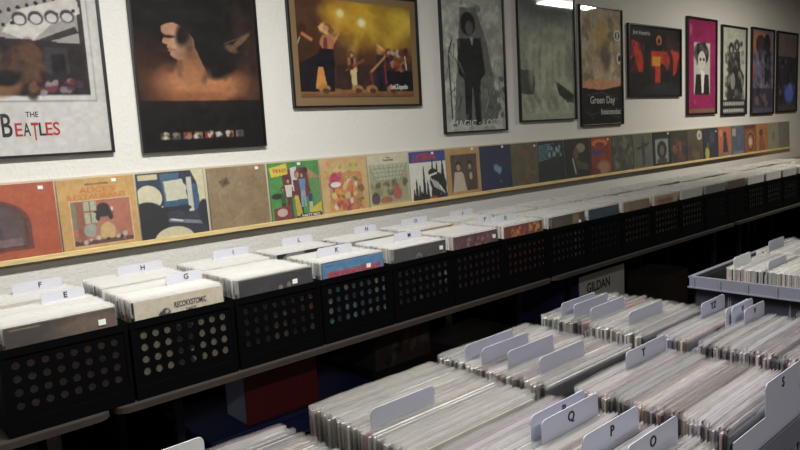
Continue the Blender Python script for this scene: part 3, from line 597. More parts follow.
# ------------------------------------------------------------------ crates
def hole_panel(bm, w_, z0, z1, y, th, hx, hz, px_, pz, r, cx=0, zc=None):
    """upright panel facing -y with hx by hz round holes"""
    seg = 12; zc = (z0+z1)/2 if zc is None else zc
    xs = [cx+(i-(hx-1)/2)*px_ for i in range(hx)]; zs = [zc+(j-(hz-1)/2)*pz for j in range(hz)]
    xl, xr = xs[0]-px_/2, xs[-1]+px_/2; zb, zt = zs[0]-pz/2, zs[-1]+pz/2
    for sgn, yy in ((-1, y), (1, y+th)):
        for x0, x1, a, b in ((-w_/2, xl, z0, z1), (xr, w_/2, z0, z1), (xl, xr, z0, zb), (xl, xr, zt, z1)):
            quad(bm, ((x0,yy,a),(x1,yy,a),(x1,yy,b),(x0,yy,b)))
    for x in xs:
        for z in zs:
            ci = []; sq = []
            for k in range(seg):
                an = 2*PI*(k+.5)/seg; c, s = math.cos(an), math.sin(an); m_ = max(abs(c), abs(s))
                ci.append((x+r*c, z+r*s)); sq.append((x+px_/2*c/m_, z+pz/2*s/m_))
            for yy in (y, y+th):
                vi = [bm.verts.new((p[0], yy, p[1])) for p in ci]; vo = [bm.verts.new((p[0], yy, p[1])) for p in sq]
                for k in range(seg): bm.faces.new((vi[k], vi[(k+1) % seg], vo[(k+1) % seg], vo[k]))
                for k in range(seg):       # square corners between neighbouring spokes
                    p, q = sq[k], sq[(k+1) % seg]
                    if abs(p[0]-q[0]) > 1e-6 and abs(p[1]-q[1]) > 1e-6:
                        cxn = x+math.copysign(px_/2, (p[0]+q[0])/2-x); czn = z+math.copysign(pz/2, (p[1]+q[1])/2-z)
                        bm.faces.new((vo[k], vo[(k+1) % seg], bm.verts.new((cxn, yy, czn))))
            va = [bm.verts.new((p[0], y, p[1])) for p in ci]; vb = [bm.verts.new((p[0], y+th, p[1])) for p in ci]
            for k in range(seg): bm.faces.new((va[k], vb[k], vb[(k+1) % seg], va[(k+1) % seg]))
    for x0, x1, a, b in ((-w_/2,-w_/2,z0,z1), (w_/2,w_/2,z0,z1)): quad(bm, ((x0,y,a),(x0,y+th,a),(x0,y+th,b),(x0,y,b)))
def make_crate(m, W=.364, D=.300, H=.252):
    t = empty('record_crate')
    hw, hd = W/2, D/2
    bm = bmesh.new(); bx(bm, -hw+.003, hw-.003, -hd+.003, hd-.003, .0005, .005); obj('bottom_panel', bm, m, t)
    for s in (-1, 1):
        bm = bmesh.new()
        y = -hd if s < 0 else hd-.003
        hole_panel(bm, W, .0005, H, y, .003, 8, 4, .040, .0405, .0124, zc=.149)
        if s < 0:      # corner posts and the recessed frame round the holes
            bx(bm, -hw, -hw+.012, -hd-.003, -hd, .0005, H-.02); bx(bm, hw-.012, hw, -hd-.003, -hd, .0005, H-.02)
            bx(bm, -hw+.012, hw-.012, -hd-.003, -hd, .0005, .045)
        bmesh.ops.remove_doubles(bm, verts=bm.verts, dist=1e-5)
        obj('hole_panel', bm, m, t)
    for s in (-1, 1):
        bm = bmesh.new(); x = s*(hw-.0015); bx(bm, x-.0015, x+.0015, -hd+.003, hd-.003, .0055, H)
        obj('side_panel', bm, m, t)
    bm = bmesh.new(); o = .003
    bx(bm, -hw-o, hw+o, -hd-o, -hd, H-.02, H+.004); bx(bm, -hw-o, hw+o, hd, hd+o, H-.02, H+.004)
    bx(bm, -hw-o, -hw, -hd, hd, H-.02, H+.004); bx(bm, hw, hw+o, -hd, hd, H-.02, H+.004)
    obj('rim', bm, m, t)
    return t
crate_b = make_crate(M_blackc, H=.258); crate_f = make_crate(M_blackc, D=.306, H=.268); crate_d = make_crate(M_blackc, D=.326, H=.268); crate_g = make_crate(M_grey, D=.326, H=.268)
first = {}
def place_crate(proto, x, y, z, label, group):
    if proto.name in first: t = dup_tree(proto)
    else: first[proto.name] = 1; t = proto
    t.location = (x, y, z); tag(t, label, 'crate', group)
    t.name = 'record_crate'
    return t
PITCH = .373; XC0 = .555; NF, NB = 18, 20
YFc, YBc = -.789, -.4805
what = ['the E records with a brown front cover','the G records with a cream front cover','the unlettered records with a black front cover','the K records with a light blue front cover','the M records with a charcoal front cover','the records with a maroon front cover','the P and Q records with a red front cover','the records with a dark grey and tan front cover','the records with a dark teal front cover','the records with a tan front cover','the records with a red-lettered cream front cover','the records with a plain white front cover']
whatb = ['the F records','the H records','the I records','the L records','the N records','the O records','the S records']
FAR = ['fifth from last','fourth from last','third from last','second from last','last']
ORD8 = ['nearest','second','third','fourth','fifth','sixth','seventh','eighth']
ORD = ['first','second','third','fourth','fifth','sixth']
for k in range(NF):
    if k < 12: lb = 'black holed wall-table crate of ' + what[k]
    else: lb = 'black holed crate, %s past the crate with the plain white front record' % ORD[k-12]
    place_crate(crate_b, XC0+PITCH*k, YFc, .7445, lb, 'black crates in the front row on the wall tables')
for k in range(NB):
    lb = ('black crate on the wall side of the table, of ' + whatb[k]) if k < len(whatb) else ('black crate on the wall side, behind ' + what[k].replace('the records with ', 'the ').replace(' front cover', ' front')) if k < len(what) else 'black crate on the wall side, %s one counted from the wooden bin' % ORD8[NB-1-k]
    place_crate(crate_b, XC0+PITCH*k+.012, YBc, .7445, lb, 'black crates on the wall side at the far end' if k >= len(what) else 'black crates on the wall side')
R1, R2 = -2.2065, -2.5305
ISL = {'Z': (.447, R1), 'A': (.823, R1), 'B': (1.197, R1+.012), 'C': (1.583, R1+.026), 'D': (.835, R2), 'T': (1.215, R2), 'V': (1.615, R2+.026)}
for key, pr, lb in (('Z', crate_f, 'foreground black crate cut off by the bottom edge, leftmost on its table'),
                    ('A', crate_f, 'foreground black crate of cream records with one unlettered divider'),
                    ('B', crate_f, 'foreground black crate with four unlettered dividers, nearer of the two such'),
                    ('C', crate_f, 'foreground black crate with four unlettered dividers, farther of the two such'),
                    ('D', crate_d, 'foreground black crate holding the O, P, Q and R dividers'),
                    ('T', crate_g, 'grey crate holding the S and T dividers, at the lower right'),
                    ('V', crate_g, 'grey crate holding the YZ and V dividers')):
    place_crate(pr, *ISL[key], .7295, lb, 'crates on the foreground table')
# grey tote at the right
TX0, TX1, TY0, TY1, TZ = 2.205, 2.935, -2.62, -2.065, 1.026
t = tag(empty('grey_tote', ((TX0+TX1)/2, (TY0+TY1)/2, .7295)), 'wide grey plastic tote with a ribbed rim and round side holes, at the right edge', 'tote')
hw, hd, H = (TX1-TX0)/2, (TY1-TY0)/2, TZ-.7295
bm = bmesh.new(); bx(bm, -hw+.02, hw-.02, -hd+.02, hd-.02, .0005, .006); obj('bottom_panel', bm, M_grey, t)
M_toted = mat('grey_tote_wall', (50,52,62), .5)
bm = bmesh.new(); bx(bm, -hw+.016, hw-.016, -hd+.016, -hd+.02, .006, H-.01); bx(bm, -hw+.016, hw-.016, hd-.02, hd-.016, .006, H-.01); bx(bm, hw-.02, hw-.016, -hd+.02, hd-.02, .006, H-.01)
obj('wall', bm, M_toted, t)
bm = bmesh.new(); hole_panel(bm, 2*hd-.04, .006, H-.01, 0, .004, 4, 1, .13, .09, .017, zc=H-.085)
bmesh.ops.remove_doubles(bm, verts=bm.verts, dist=1e-5)
obj('holed_end_wall', bm, M_toted, t, (-hw+.016, 0, 0), (0, 0, -PI/2))
bm = bmesh.new()
for a, b, c, d in ((-hw,hw,-hd,-hd+.016),(-hw,hw,hd-.016,hd),(-hw,-hw+.016,-hd+.016,hd-.016),(hw-.016,hw,-hd+.016,hd-.016)): bx(bm, a, b, c, d, H-.006, H)
for a, b, c, d in ((-hw,hw,-hd,-hd+.004),(-hw,hw,hd-.004,hd),(-hw,-hw+.004,-hd,hd),(hw-.004,hw,-hd,hd)): bx(bm, a, b, c, d, H-.034, H-.0061)
for k in range(7):
    y = -hd+.02+k*(2*hd-.04)/6; bx(bm, -hw-.003, -hw, y-.003, y+.003, H-.034, H-.004)
bx(bm, -hw-.006, -hw, -hd, hd, H-.038, H-.034)
obj('rim', bm, M_grey, t)

# ------------------------------------------------------------------ records packed in crates
JW, JH, JT = .3125, .311, .0036
rnd = random.Random(7)
def jacket_variant(k):
    bm = bmesh.new(); rr = random.Random(k)
    bx(bm, 0, JW, -JT/2, JT/2, 0, JH)
    bmesh.ops.subdivide_edges(bm, edges=[e for e in bm.edges if abs(e.verts[0].co.x-e.verts[1].co.x) > .1], cuts=3)
    b = rr.uniform(-.0008, .0008)
    for v in bm.verts: v.co.y += b*math.sin(PI*v.co.x/JW)
    me = mesh_of(bm, 'jacket', M_jacket)
    return me
def sleeve_variant(k):
    """clear outer sleeve: two loose sheets joined down the left by a rounded fold, open and wavy at the top"""
    rr = random.Random(100+k); bm = bmesh.new()
    nx = 14; W, H = .321, .3215; x0 = -.0045
    ph = [rr.uniform(0, 6.28) for _ in range(4)]; am = rr.uniform(.0002, .0009)
    zs = [0, JH-.012, H-.006, H]
    def off(x, z, s):
        if z < JH-.02: return s*.0024
        f = (z-(JH-.012))/(H-JH+.012)
        return s*(.0024+.0005*max(0,f)) + max(0,f)*am*(math.sin(x*34+ph[0])+.6*math.sin(x*71+ph[1]+s))
    rows = {}
    for s in (-1, 1):
        for j, z in enumerate(zs):
            for i in range(nx+1):
                x = x0+.004+(W-.004)*i/nx
                dz = 0 if j < 2 else .0012*math.sin(x*23+ph[2])+.0006*math.sin(x*90+ph[3]*s)
                rows[s, j, i] = bm.verts.new((x, off(x, z, s), z+dz))
    for s in (-1, 1):
        for j in range(3):
            for i in range(nx):
                f = bm.faces.new((rows[s,j,i], rows[s,j,i+1], rows[s,j+1,i+1], rows[s,j+1,i])); f.material_index = 1 if j == 2 else 0
    L = [bm.verts.new((x0, rows[1,j,0].co.y*.5+rows[-1,j,0].co.y*.5, rows[1,j,0].co.z)) for j in range(4)]
    for s in (-1, 1):
        for j in range(3):
            bm.faces.new((rows[s,j,0], rows[s,j+1,0], L[j+1], L[j])).material_index = 1 if j == 2 else 0
    me = mesh_of(bm, 'clear_sleeve', list(FILMS[k % len(FILMS)]))
    for p in me.polygons: p.use_smooth = True
    return me
JV = [jacket_variant(k) for k in range(4)]; SV = [sleeve_variant(k) for k in range(12)]
CREAM = [(222,218,208),(212,208,198),(230,228,220),(196,190,180),(180,175,166),(150,142,130)]
DARK = [(24,24,26),(34,32,34),(46,42,44),(60,56,56)]
COLR = [(120,60,60),(70,84,110),(150,120,80),(96,104,84),(170,120,110),(60,70,74)]
PINK = [(222,200,200),(202,184,194),(208,200,212),(184,168,178),(228,208,198)]
def pick(pal):
    r = rnd.random(); acc = 0
    for wgt, lst in pal:
        acc += wgt
        if r < acc: return rnd.choice(lst)
    return rnd.choice(pal[-1][1])
PAL_A = [(.72, CREAM), (.12, DARK), (.16, COLR)]
PAL_B = [(.62, CREAM), (.22, DARK), (.16, COLR)]
PAL_T = [(.44, PINK), (.40, DARK), (.16, COLR)]
PAL_D = [(.34, PINK), (.34, CREAM), (.16, DARK), (.16, COLR)]
def record_one(x, y, z, rgb, tilt, label, group, rz=0):
    o = link('boxed_record', rnd.choice(JV), None, (x, y, z), (tilt, 0, rz))
    o.color = (*lin(rgb), 1)
    tag(o, label, 'record', group)
    s = link('clear_sleeve', rnd.choice(SV), o)
    return o
UN = ['','first','second','third','fourth','fifth','sixth','seventh','eighth','ninth','tenth','eleventh','twelfth','thirteenth','fourteenth','fifteenth','sixteenth','seventeenth','eighteenth','nineteenth','twentieth']
def ordinal(n):
    if n <= 20: return UN[n]
    t_, u = divmod(n, 10); T_ = {2:'twent',3:'thirt',4:'fort',5:'fift'}[t_]
    return T_+'ieth' if u == 0 else T_+'y-'+UN[u]
def tone(rgb):
    for lst, nm in ((DARK, 'dark'), (PINK, 'pinkish'), (CREAM, 'cream')):
        if rgb in lst: return nm
    return {(120,60,60):'red',(70,84,110):'blue',(150,120,80):'tan',(96,104,84):'green',(170,120,110):'salmon',(60,70,74):'slate'}.get(rgb, 'grey')
card_cache = {}
def divider(x, y, z, tx0, tx1, ztop, letter, label, tilt, cardm=None, base_x=None, wd=.3125, body=.306, lsize=.017, lx=.5):
    """plain card with a raised rounded tab; x = left edge of the card, tx0..tx1 the tab in world x"""
    r = .010; h = ztop-z
    a, b = tx0-x, tx1-x
    a = max(a, 0); b = min(b, wd)
    pts = [(0, 0), (wd, 0), (wd, body)]
    if b < wd-.002: pts.append((b, body))
    for k in range(5):
        an = math.radians(90*k/4); pts.append((b-r+r*math.cos(an), h-r+r*math.sin(an)))
    for k in range(5):
        an = math.radians(90+90*k/4); pts.append((a+r+r*math.cos(an), h-r+r*math.sin(an)))
    if a > .002: pts += [(a, body), (0, body)]
    bm = bmesh.new(); prism(bm, pts, -.0006, .0006)
    o = obj('divider_card', bm, cardm or M_card, None, (x, y, z), (tilt, 0, 0))
    tag(o, label, 'divider card', 'divider cards')
    if letter: lettering(letter, a+(b-a)*lx, -.0012, h-.008-lsize*.5, lsize, M_ink, o, None, 'letter')
    return o
def pack(x, ya, yb, z, n, pal, names, where, group, divs=(), sk=None, xj=.004):
    """n records from ya (wall side) to yb (aisle side); divs = y positions kept free; names[i] says where the i-th run sits"""
    step = (yb-ya)/max(1, n-1); sk = divs if sk is None else sk; cnt = {}
    for i in range(n):
        y = ya+step*i
        if any(abs(y-d) < .0040 for d in divs): continue
        sg = sum(1 for d in sk if y < d); cnt[sg] = cnt.get(sg, 0)+1
        rgb = pick(pal)
        record_one(x+rnd.gauss(0, xj)*.8, y, z+abs(rnd.gauss(0, .0028)), rgb, rnd.gauss(0, .0035), '%s-spined sleeved record, %s %s, %s' % (tone(rgb), ordinal(cnt[sg]), names[sg], where), group)
ZI = .7357
# crate A
pack(.674, -2.068, -2.350, ZI, 47, PAL_A, ['from the wall side, behind the divider', 'in front of the divider'], 'in the single-divider crate', 'records in the crate with one plain divider', [-2.236])
divider(.678, -2.240, ZI, .680, .832, 1.093, '', 'unlettered grey divider card, the only one in its crate of cream records', 0, body=.300)
four = ['from the wall side', 'after the first divider', 'after the second divider', 'after the third divider', 'in front of all dividers']
# crate B
dB = [-2.125, -2.168, -2.222, -2.297]
pack(1.032, -2.051, -2.344, ZI, 48, PAL_B, four, 'in the nearer four-divider crate', 'records in the nearer crate with four plain dividers', dB)
for y, (a, b), nm in zip(dB, ((1.040,1.205),(1.046,1.205),(1.066,1.226),(1.074,1.232)), ('nearest the wall','second from the wall side','third from the wall side','nearest the front')):
    divider(1.036, y, ZI, a, b, 1.091, '', 'unlettered grey divider card in the nearer crate of four, ' + nm, 0, body=.300)
# crate C
dC = [-2.078, -2.112, -2.165, -2.260]
pack(1.436, -2.037, -2.328, ZI, 43, PAL_B, four, 'in the farther four-divider crate', 'records in the farther crate with four plain dividers', dC)
for y, (a, b), nm in zip(dC, ((1.462,1.625),(1.468,1.63),(1.464,1.627),(1.482,1.65)), ('nearest the wall','second from the wall side','third from the wall side','nearest the front')):
    divider(1.438, y, ZI, a, b, 1.089, '', 'unlettered grey divider card in the farther crate of four, ' + nm, 0, body=.300)
# crate D (O, P, Q, R)
dD = [-2.462, -2.486, -2.564, -2.628]
pack(.682, -2.378, -2.682, ZI, 44, PAL_D, ['behind the R divider', 'between the R and Q dividers', 'between the Q and P dividers', 'between the P and O dividers', 'in front of the O divider'], 'near bottom edge', 'records in the crate lettered O to R', dD)
for y, (a, b), L_, dx in zip(dD, ((.830,.982),(.825,.984),(.820,.980),(.834,.984)), 'RQPO', (.60,.5,.5,.48)):
    divider(.687, y, ZI, a, b, 1.095, L_, 'grey divider card lettered %s in the foreground' % L_, 0, lsize=.0165, lx=dx, body=.300)
# crate T (T, S)
dT = [-2.412]
pack(1.060, -2.386, -2.675, ZI, 49, PAL_T, ['behind the T divider', 'in front of the T divider'], 'in the S and T crate', 'records in the grey crate lettered S and T', dT)
divider(1.062, -2.412, ZI, 1.205, 1.368, 1.092, 'T', 'grey divider card lettered T in the foreground', 0, lsize=.0165, lx=.42, body=.300)
divider(1.050, -2.686, ZI, 1.178, 1.340, 1.100, 'S', 'large grey divider card lettered S at the front of its crate', 0, body=.306, lsize=.0175, lx=.48)
# crate V (YZ, V ...)
dV = [-2.366, -2.428, -2.4345, -2.462]
pack(1.455, -2.352, -2.662, ZI, 48, PAL_T, ['behind the YZ divider', 'between the YZ and V dividers', 'between the two V dividers', 'in front of the V dividers'], 'in the YZ crate', 'records in the grey crate lettered YZ and V', dV, [-2.366, -2.431, -2.462])
divider(1.464, -2.366, ZI, 1.640, 1.7755, 1.094, 'YZ', 'grey divider card lettered YZ in the foreground', 0, lsize=.017, body=.300)
divider(1.462, -2.428, ZI, 1.634, 1.7735, 1.091, '', 'unlettered divider card directly behind a V divider', 0, body=.300)
divider(1.468, -2.4345, ZI, 1.652, 1.7795, 1.092, 'V', 'grey divider card lettered V, the one farther from the camera', 0, lsize=.013, body=.300)
divider(1.468, -2.462, ZI, 1.658, 1.7795, 1.090, 'V', 'grey divider card lettered V, the one nearer the camera', 0, lsize=.013, body=.300)
# crate Z (left, cut by the bottom edge)
pack(.277, -2.098, -2.340, ZI, 32, PAL_A, ['from the wall side', 'after the divider'], 'in the leftmost foreground crate', 'records in the leftmost foreground crate', [-2.128])
divider(.280, -2.128, ZI, .290, .432, 1.100, '', 'unlettered white divider card at the bottom edge, leftmost in the foreground', 0, M_cardw, body=.300)

# front records of the wall crates, each with its own cover
FR = [
 ((78,60,52), 'record with a brown front cover, foremost in the E crate', (.86,.12)),
 ((196,184,160), 'record with a cream hand-lettered front cover, foremost in the G crate', None),
 ((40,38,40), 'record with a black front cover, foremost in the crate right of the G crate', (.74,.13)),
 ((66,124,168), 'record with a light blue front cover lettered in red, foremost in the K crate', (.74,.13)),
 ((62,60,60), 'record with a charcoal front cover, foremost in the M crate', (.9,.1)),
 ((92,58,66), 'record with a maroon front cover, foremost in the crate right of the M crate', (.91,.1)),
 ((128,54,50), 'record with a red front cover marked in yellow, foremost in the P and Q crate', None),
 ((84,76,68), 'record with a dark grey and tan front cover, right of the red one', (.84,.16)),
 ((44,66,84), 'record with a dark teal front cover', None),
 ((150,132,104), 'record with a tan front cover, right of the dark teal one', None),
 ((190,172,140), 'record with a cream front cover lettered in red, far along the wall table', None),
 ((198,196,192), 'record with a plain white front cover, far along the wall table', None),
 ((120,118,116), 'record with a grey front cover, just past the plain white one', None),
 ((92,66,66), 'record with a dark maroon front cover in the far front row', None),
 ((206,204,200), 'record with a white front cover, right of the dark maroon one', None),
 ((200,198,194), 'record with a white front cover, third from the right edge', None),
 ((170,170,168), 'record with a light grey front cover, second from the right edge', None),
 ((206,204,200), 'record with a white front cover at the right edge', None)]
def front_art(k, a, o):
    if k == 0: a.mott(4,14); a.ell(.25,.1,.3,.2,(54,44,42),0,.8,.8); a.ell(.7,.12,.3,.1,(120,98,80),0,.8,.6); a.mott(6,16,(1,.8,.7),(0,.3,1,1)); a.rect(.04,.02,.3,.03,(150,130,100))
    if k == 1:
        a.mott(4,4); a.ell(.33,.165,.05,.045,(46,40,38)); a.ell(.29,.18,.04,.035,(58,50,46)); a.line(.28,.2,.4,.2,.03,(46,40,38)); a.ell(.345,.155,.02,.02,(170,158,140))
        a.poly([(.36,.34),(.6,.32),(.66,.5),(.6,.62),(.44,.75),(.40,.6),(.38,.45)],(60,52,48)); a.poly([(.40,.6),(.5,.7),(.62,.98),(.5,1),(.42,.8)],(74,64,58)); a.line(.38,.3,.62,.9,.06,(50,44,42)); a.line(.56,.35,.66,.75,.07,(46,40,38)); a.ell(.5,.9,.08,.06,(60,52,48))
        lettering('RECORXSTOMIC', .035, -.0030, .279, .019, M_ink, o, .115); lettering('DANCE', .035, -.0030, .256, .012, M_ink, o, .035)
    if k == 2: a.mott(5,5); a.ell(.54,.165,.03,.03,(120,104,92)); a.ell(.66,.15,.03,.03,(120,104,92)); a.mott(9,12,(1,.9,.8),(0,.3,1,1)); a.blobs(8,(0,.3,1,1),.1,[(150,130,104),(70,60,54),(170,90,70)],.8)
    if k == 3: a.rect(.0,.19,1,.32,(88,72,120)); a.rect(.06,.11,.96,.21,(160,70,96),.85); a.mott(14,26,(1,.5,.6),(0,.1,1,.24)); a.rect(.02,.03,.18,.04,(40,80,120)); a.rect(0,.3,1,1,(80,120,140)); a.blobs(22,(0,.3,1,1),.08,[(150,190,200),(40,50,60),(190,190,180)],.9); lettering('ROCKIN ALL NIGHT', 0, -.0030, .262, .020, M_red, o, .25)
    if k == 4: a.mott(5,6); a.ell(.46,.155,.055,.04,(120,114,108)); a.ell(.46,.165,.035,.025,(60,58,58)); a.line(.86,.06,.98,.2,.02,(110,106,100)); a.blobs(14,(.3,.5,1,1),.09,[(210,206,200),(60,58,58),(150,146,140)],.9)
    if k == 5: a.blobs(26,(.16,.06,.92,.2),.03,[(150,84,96),(120,60,76),(64,44,54),(176,110,104)],.9); a.mott(8,12,(1,.8,.8))
    if k == 6: a.blobs(16,(.16,.05,.42,.17),.026,[(222,150,58),(206,130,50)]); a.blobs(16,(.64,.03,.9,.15),.026,[(226,166,66),(206,140,56)]); a.blobs(5,(.47,.05,.55,.17),.03,[(170,80,90)]); a.mott(8,10,(1,.7,.6))
    if k == 7: a.rect(.62,0,.82,1,(156,126,92)); a.mott(6,8)
    if k == 8: a.mott(6,8); a.rect(.5,.05,.95,.09,(84,104,116))
    if k == 9: a.mott(7,12)
    if k == 10: a.rect(.1,.06,.8,.16,(150,60,50),.8); a.mott(8,10)
ZW = .7505
for k, (rgb, lb, stk) in enumerate(FR):
    x = XC0+PITCH*k-JW/2 + [0, -.003,.008,-.01,.0,-.006,-.02,.02,.0,.0][k % 10]*.6
    y = YFc-.136
    t = tag(empty('boxed_record', (x+JW/2, y, ZW), rx=rnd.uniform(-.006, .002)), lb, 'record', 'foremost records of the wall crates')
    bm = bmesh.new(); bx(bm, -JW/2, JW/2, -.002, .002, 0, JH); obj('jacket', bm, mat('front_card', rgb, .55), t)
    a = Art(JW, JH, 90 if k < 4 else (50 if k < 7 else 20), rgb, 60+k); front_art(k, a, t); link('cover_print', a.mesh(M_jprint, -.0024), t).scale = (1, 1, JH/JH)
    bm = bmesh.new(); bx(bm, -JW/2-.003, JW/2+.003, -.0042, .0035, -.0005, JH+.008); obj('clear_sleeve', bm, M_cover, t)
    if stk:
        u, v = stk; bm = bmesh.new(); bx(bm, (u-.5)*JW-.011, (u-.5)*JW+.011, -.0052, -.0045, (1-v)*JH-.009, (1-v)*JH+.009); obj('price_sticker', bm, M_sticker, t)

# dividers of the wall crates
WD = [  # column, row, tab x0, x1, y, letter
 (0,'b',.535,.700,-.415,'F'), (0,'f',.560,.695,-.690,'E'), (1,'b',.900,1.078,-.425,'H'), (1,'f',.950,1.100,-.765,'G'),
 (2,'b',1.30,1.48,-.430,'I'), (3,'b',1.66,1.83,-.40,'L'), (3,'f',1.58,1.76,-.80,'K'), (4,'b',2.07,2.24,-.42,'N'), (4,'f',2.02,2.19,-.78,'M'),
 (5,'b',2.38,2.57,-.43,'O'), (6,'b',2.74,2.93,-.44,'S'), (6,'f',2.60,2.74,-.74,'P'), (6,'f',2.70,2.86,-.80,'Q')]
free = {}
for k, row, a, b, y, L_ in WD:
    xl = XC0+PITCH*k-JW/2+(.012 if row == 'b' else 0)
    free.setdefault((k, row), []).append(y)
    divider(xl, y, ZW, a, b, 1.104, L_, 'pale divider card lettered %s on the wall table' % L_, 0, M_cardg, lsize=.019, body=.309, lx=.55)

# the remaining records: far too many to count one by one
bm = bmesh.new(); cl = bm.loops.layers.float_color.new('Col')
def bulk(x0, ya, yb, z, n, pal, skip=(), xj=.004, top=(218,212,198)):
    n = int(n); step = (yb-ya)/max(1, n-1)
    for i in range(n):
        y = ya+step*i
        if any(abs(y-d) < .0045 for d in skip): continue
        x = x0+rnd.gauss(0, xj)*.7; zz = z+abs(rnd.gauss(0, .0022)); c = lin(pick(pal)); tp = lin(rnd.choice([(236,233,226),(244,242,236),(222,218,210),(206,202,194),(120,116,110)]+CREAM[:3])) 
        nf = len(bm.faces)
        bx(bm, x, x+JW, y-.0021, y+.0021, zz, zz+JH)
        bm.faces.ensure_lookup_table()
        for f in bm.faces[nf:]:
            for lp in f.loops: lp[cl] = (*c, 1)
        f = bm.faces[nf+1]
        for lp in f.loops: lp[cl] = (*tp, 1)
        H = JH+.006+rnd.uniform(-.001, .002); w0, w1 = x-.004, x+JW+.004
        for s in (-1, 1):
            dy = rnd.uniform(-.0006, .0006); yy = y+s*.0022
            m1, m2 = x+JW*.33, x+JW*.66; d2, d3, d4 = [rnd.uniform(-.0005, .0005) for _ in range(3)]
            pts = [(w0, yy+dy), (m1, yy+d2), (m2, yy+d3), (w1, yy+d4)]
            for (xa, y_a), (xb, y_b) in zip(pts, pts[1:]):
                quad(bm, ((xa, yy, zz+JH-.05), (xb, yy, zz+JH-.05), (xb, y_b, zz+H), (xa, y_a, zz+H)), 1)
        quad(bm, ((w0, y-.0022, zz), (w0, y+.0022, zz), (w0, y+.0022, zz+H), (w0, y-.0022, zz+H)), 1)
PAL_W = [(.66, CREAM), (.2, DARK), (.14, COLR)]
for k in range(NF):
    xl = XC0+PITCH*k-JW/2
    bulk(xl, YFc+.136-rnd.uniform(0,.02), YFc-.128, ZW, 40, PAL_W, free.get((k,'f'), ()))
for k in range(NB):
    xl = XC0+PITCH*k-JW/2+.012
    bulk(xl+rnd.uniform(-.008,.004), YBc+.108-rnd.uniform(0,.015), YBc-.134+rnd.uniform(.0,.05), ZW-rnd.uniform(0,.004)+.002, 38, PAL_W, free.get((k,'b'), ()))
bulk(2.228, -2.185, -2.57, .749, 62, [(.5, [(130,120,98),(104,94,74),(150,138,112)]), (.3, DARK), (.2, COLR)], (-2.205, -2.30))
bulk(2.560, -2.150, -2.57, .749, 66, PAL_A, (-2.19,))
o = obj('packed_records', bm, [mat_attr('bulk_jackets', .6), mat_film('bulk_sleeves', .27, (246,245,242), .15, 1.5)])
tag(o, 'the hundreds of clear-sleeved records packed on edge in the wall crates and the grey tote', 'records', kind='stuff')
divider(2.225, -2.205, .746, 2.226, 2.36, 1.099, '', 'pale divider card nearest the wall in the grey tote', 0, M_cardw)
divider(2.225, -2.30, .746, 2.25, 2.40, 1.092, '', 'grey divider card in the middle of the grey tote', 0)
divider(2.556, -2.19, .746, 2.556, 2.70, 1.102, '', 'grey divider card in the farther half of the grey tote', 0)

# ------------------------------------------------------------------ things under and beyond the wall tables
M_red_b = mat('red_box', (90,18,20), .5); M_pale = mat('pale_blue_board', (150,158,184), .6); M_blue = mat('blue_plastic', (22,34,76), .45)
M_kraft = mat('brown_cardboard', (84,66,50), .8, noise=(12,.15,(1,1,1))); M_kraft2 = mat('dull_brown_cardboard', (58,46,36), .8); M_darkbox = mat('dark_printed_carton', (40,34,32), .7); M_whitebox = mat('white_carton', (214,210,204), .7); M_bluebox = mat('blue_carton', (40,44,92), .7)
# blue storage tub with lid
t = tag(empty('storage_tub', (1.50, -.50, 0)), 'blue plastic storage tub under the wall table with the red box on it', 'storage tub')
bm = bmesh.new(); v = bx(bm, -.40, .40, -.20, .20, .001, .385)
for q in v[:4]: q.co.x *= .9; q.co.y *= .88
obj('body', bm, M_blue, t, bevel=.01)
bm = bmesh.new(); bx(bm, -.42, .42, -.22, .22, .386, .412); obj('lid', bm, M_blue, t, bevel=.006)
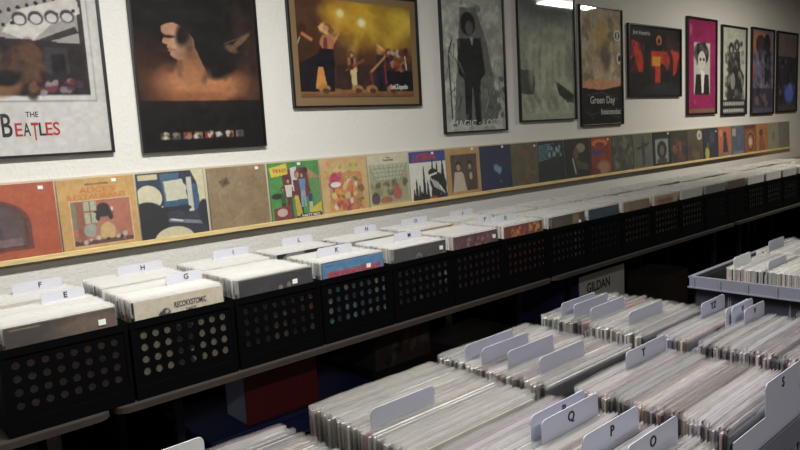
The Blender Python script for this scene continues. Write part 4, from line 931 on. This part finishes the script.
# red box
t = tag(empty('red_box', (1.43, -.60, .4125)), 'red box with pale sides under the wall table, on the blue tub', 'box')
bm = bmesh.new(); bx(bm, -.172, .172, -.088, .088, 0, .195); obj('body', bm, M_pale, t, bevel=.003)
bm = bmesh.new(); bx(bm, -.176, .176, -.092, -.0885, .0, .2); obj('front_panel', bm, M_red_b, t)
bm = bmesh.new()
for k in range(9):
    an = math.radians(180+180*k/8); bx(bm, .05+.03*math.cos(an)-.003, .05+.03*math.cos(an)+.003, -.0945, -.0922, .075+.03*math.sin(an)-.003, .075+.03*math.sin(an)+.003)
bx(bm, .077, .083, -.0945, -.0922, .072, .12); obj('finger_pull', bm, mat('dull_red', (104,30,30), .5), t)
def carton(name, x0, x1, y0, y1, z0, z1, front, body, label, text=None):
    t = tag(empty(name, ((x0+x1)/2, (y0+y1)/2, z0)), label, 'box')
    hx, hy, h = (x1-x0)/2, (y1-y0)/2, z1-z0
    bm = bmesh.new(); bx(bm, -hx, hx, -hy, hy, 0, h); obj('body', bm, body, t, bevel=.003)
    if front is not body:
        bm = bmesh.new(); bx(bm, -hx+.002, hx-.002, -hy-.0022, -hy-.0005, .002, h-.002); obj('front_panel', bm, front, t)
    if body is M_kraft or body is M_bluebox: bm = bmesh.new(); bx(bm, -hx+.01, hx-.01, -.025, .025, h+.0003, h+.001); obj('packing_tape', bm, mat('tape', (150,126,92), .3), t)
    if text: lettering(text, -.05, -hy-.0035, h-.088, .062, M_ink, t, .27)
    return t
carton('black_bin', 1.93, 2.40, -.68, -.30, .001, .445, M_black, M_black, 'low black bin under the wall table, right of the blue tub')
c = carton('printed_carton', 1.94, 2.30, -.69, -.40, .4475, .62, M_darkbox, M_darkbox, 'dark brown printed carton under the wall table, on the black bin')
a = Art(.34, .16, 40, (56,46,42), 5); a.blobs(8,(.1,.2,.9,.9),.08,[(84,70,60),(36,30,30),(96,60,50)],.8)
link('front_print', a.mesh(M_print), c, (0, -.1475, .006))
carton('plain_carton', 3.45, 4.2, -.70, -.30, .001, .245, M_kraft, M_kraft, 'brown carton on the floor beneath the lettered shirt carton')
carton('lettered_carton', 3.60, 4.14, -.70, -.22, .248, .602, M_whitebox, M_bluebox, 'white-fronted blue-sided carton with black lettering under the wall table', 'GILDAN')
carton('brown_carton', 4.70, 5.07, -.70, -.40, .001, .41, M_kraft2, M_kraft2, 'plain brown carton under the wall table, right of the lettered one')
carton('dark_carton', 2.55, 3.05, -.70, -.30, .001, .40, M_darkbox, M_darkbox, 'dark carton on the floor between the black bin and the lettered carton')
# wooden bin at the far end
t = tag(empty('wooden_bin', (8.95, -.30, .7445)), 'low brown wooden bin at the far end of the wall tables', 'bin')
bm = bmesh.new(); bx(bm, -.70, .70, -.25, .25, 0, .235); obj('body', bm, mat('orange_wood', (150,108,66), .5, noise=(7,.2,(1,6,1))), t, bevel=.004)
bm = bmesh.new(); bx(bm, -.72, .72, -.27, .27, .2355, .252); obj('lid', bm, mat('orange_wood_top', (160,118,74), .45, noise=(7,.2,(1,6,1))), t, bevel=.003)
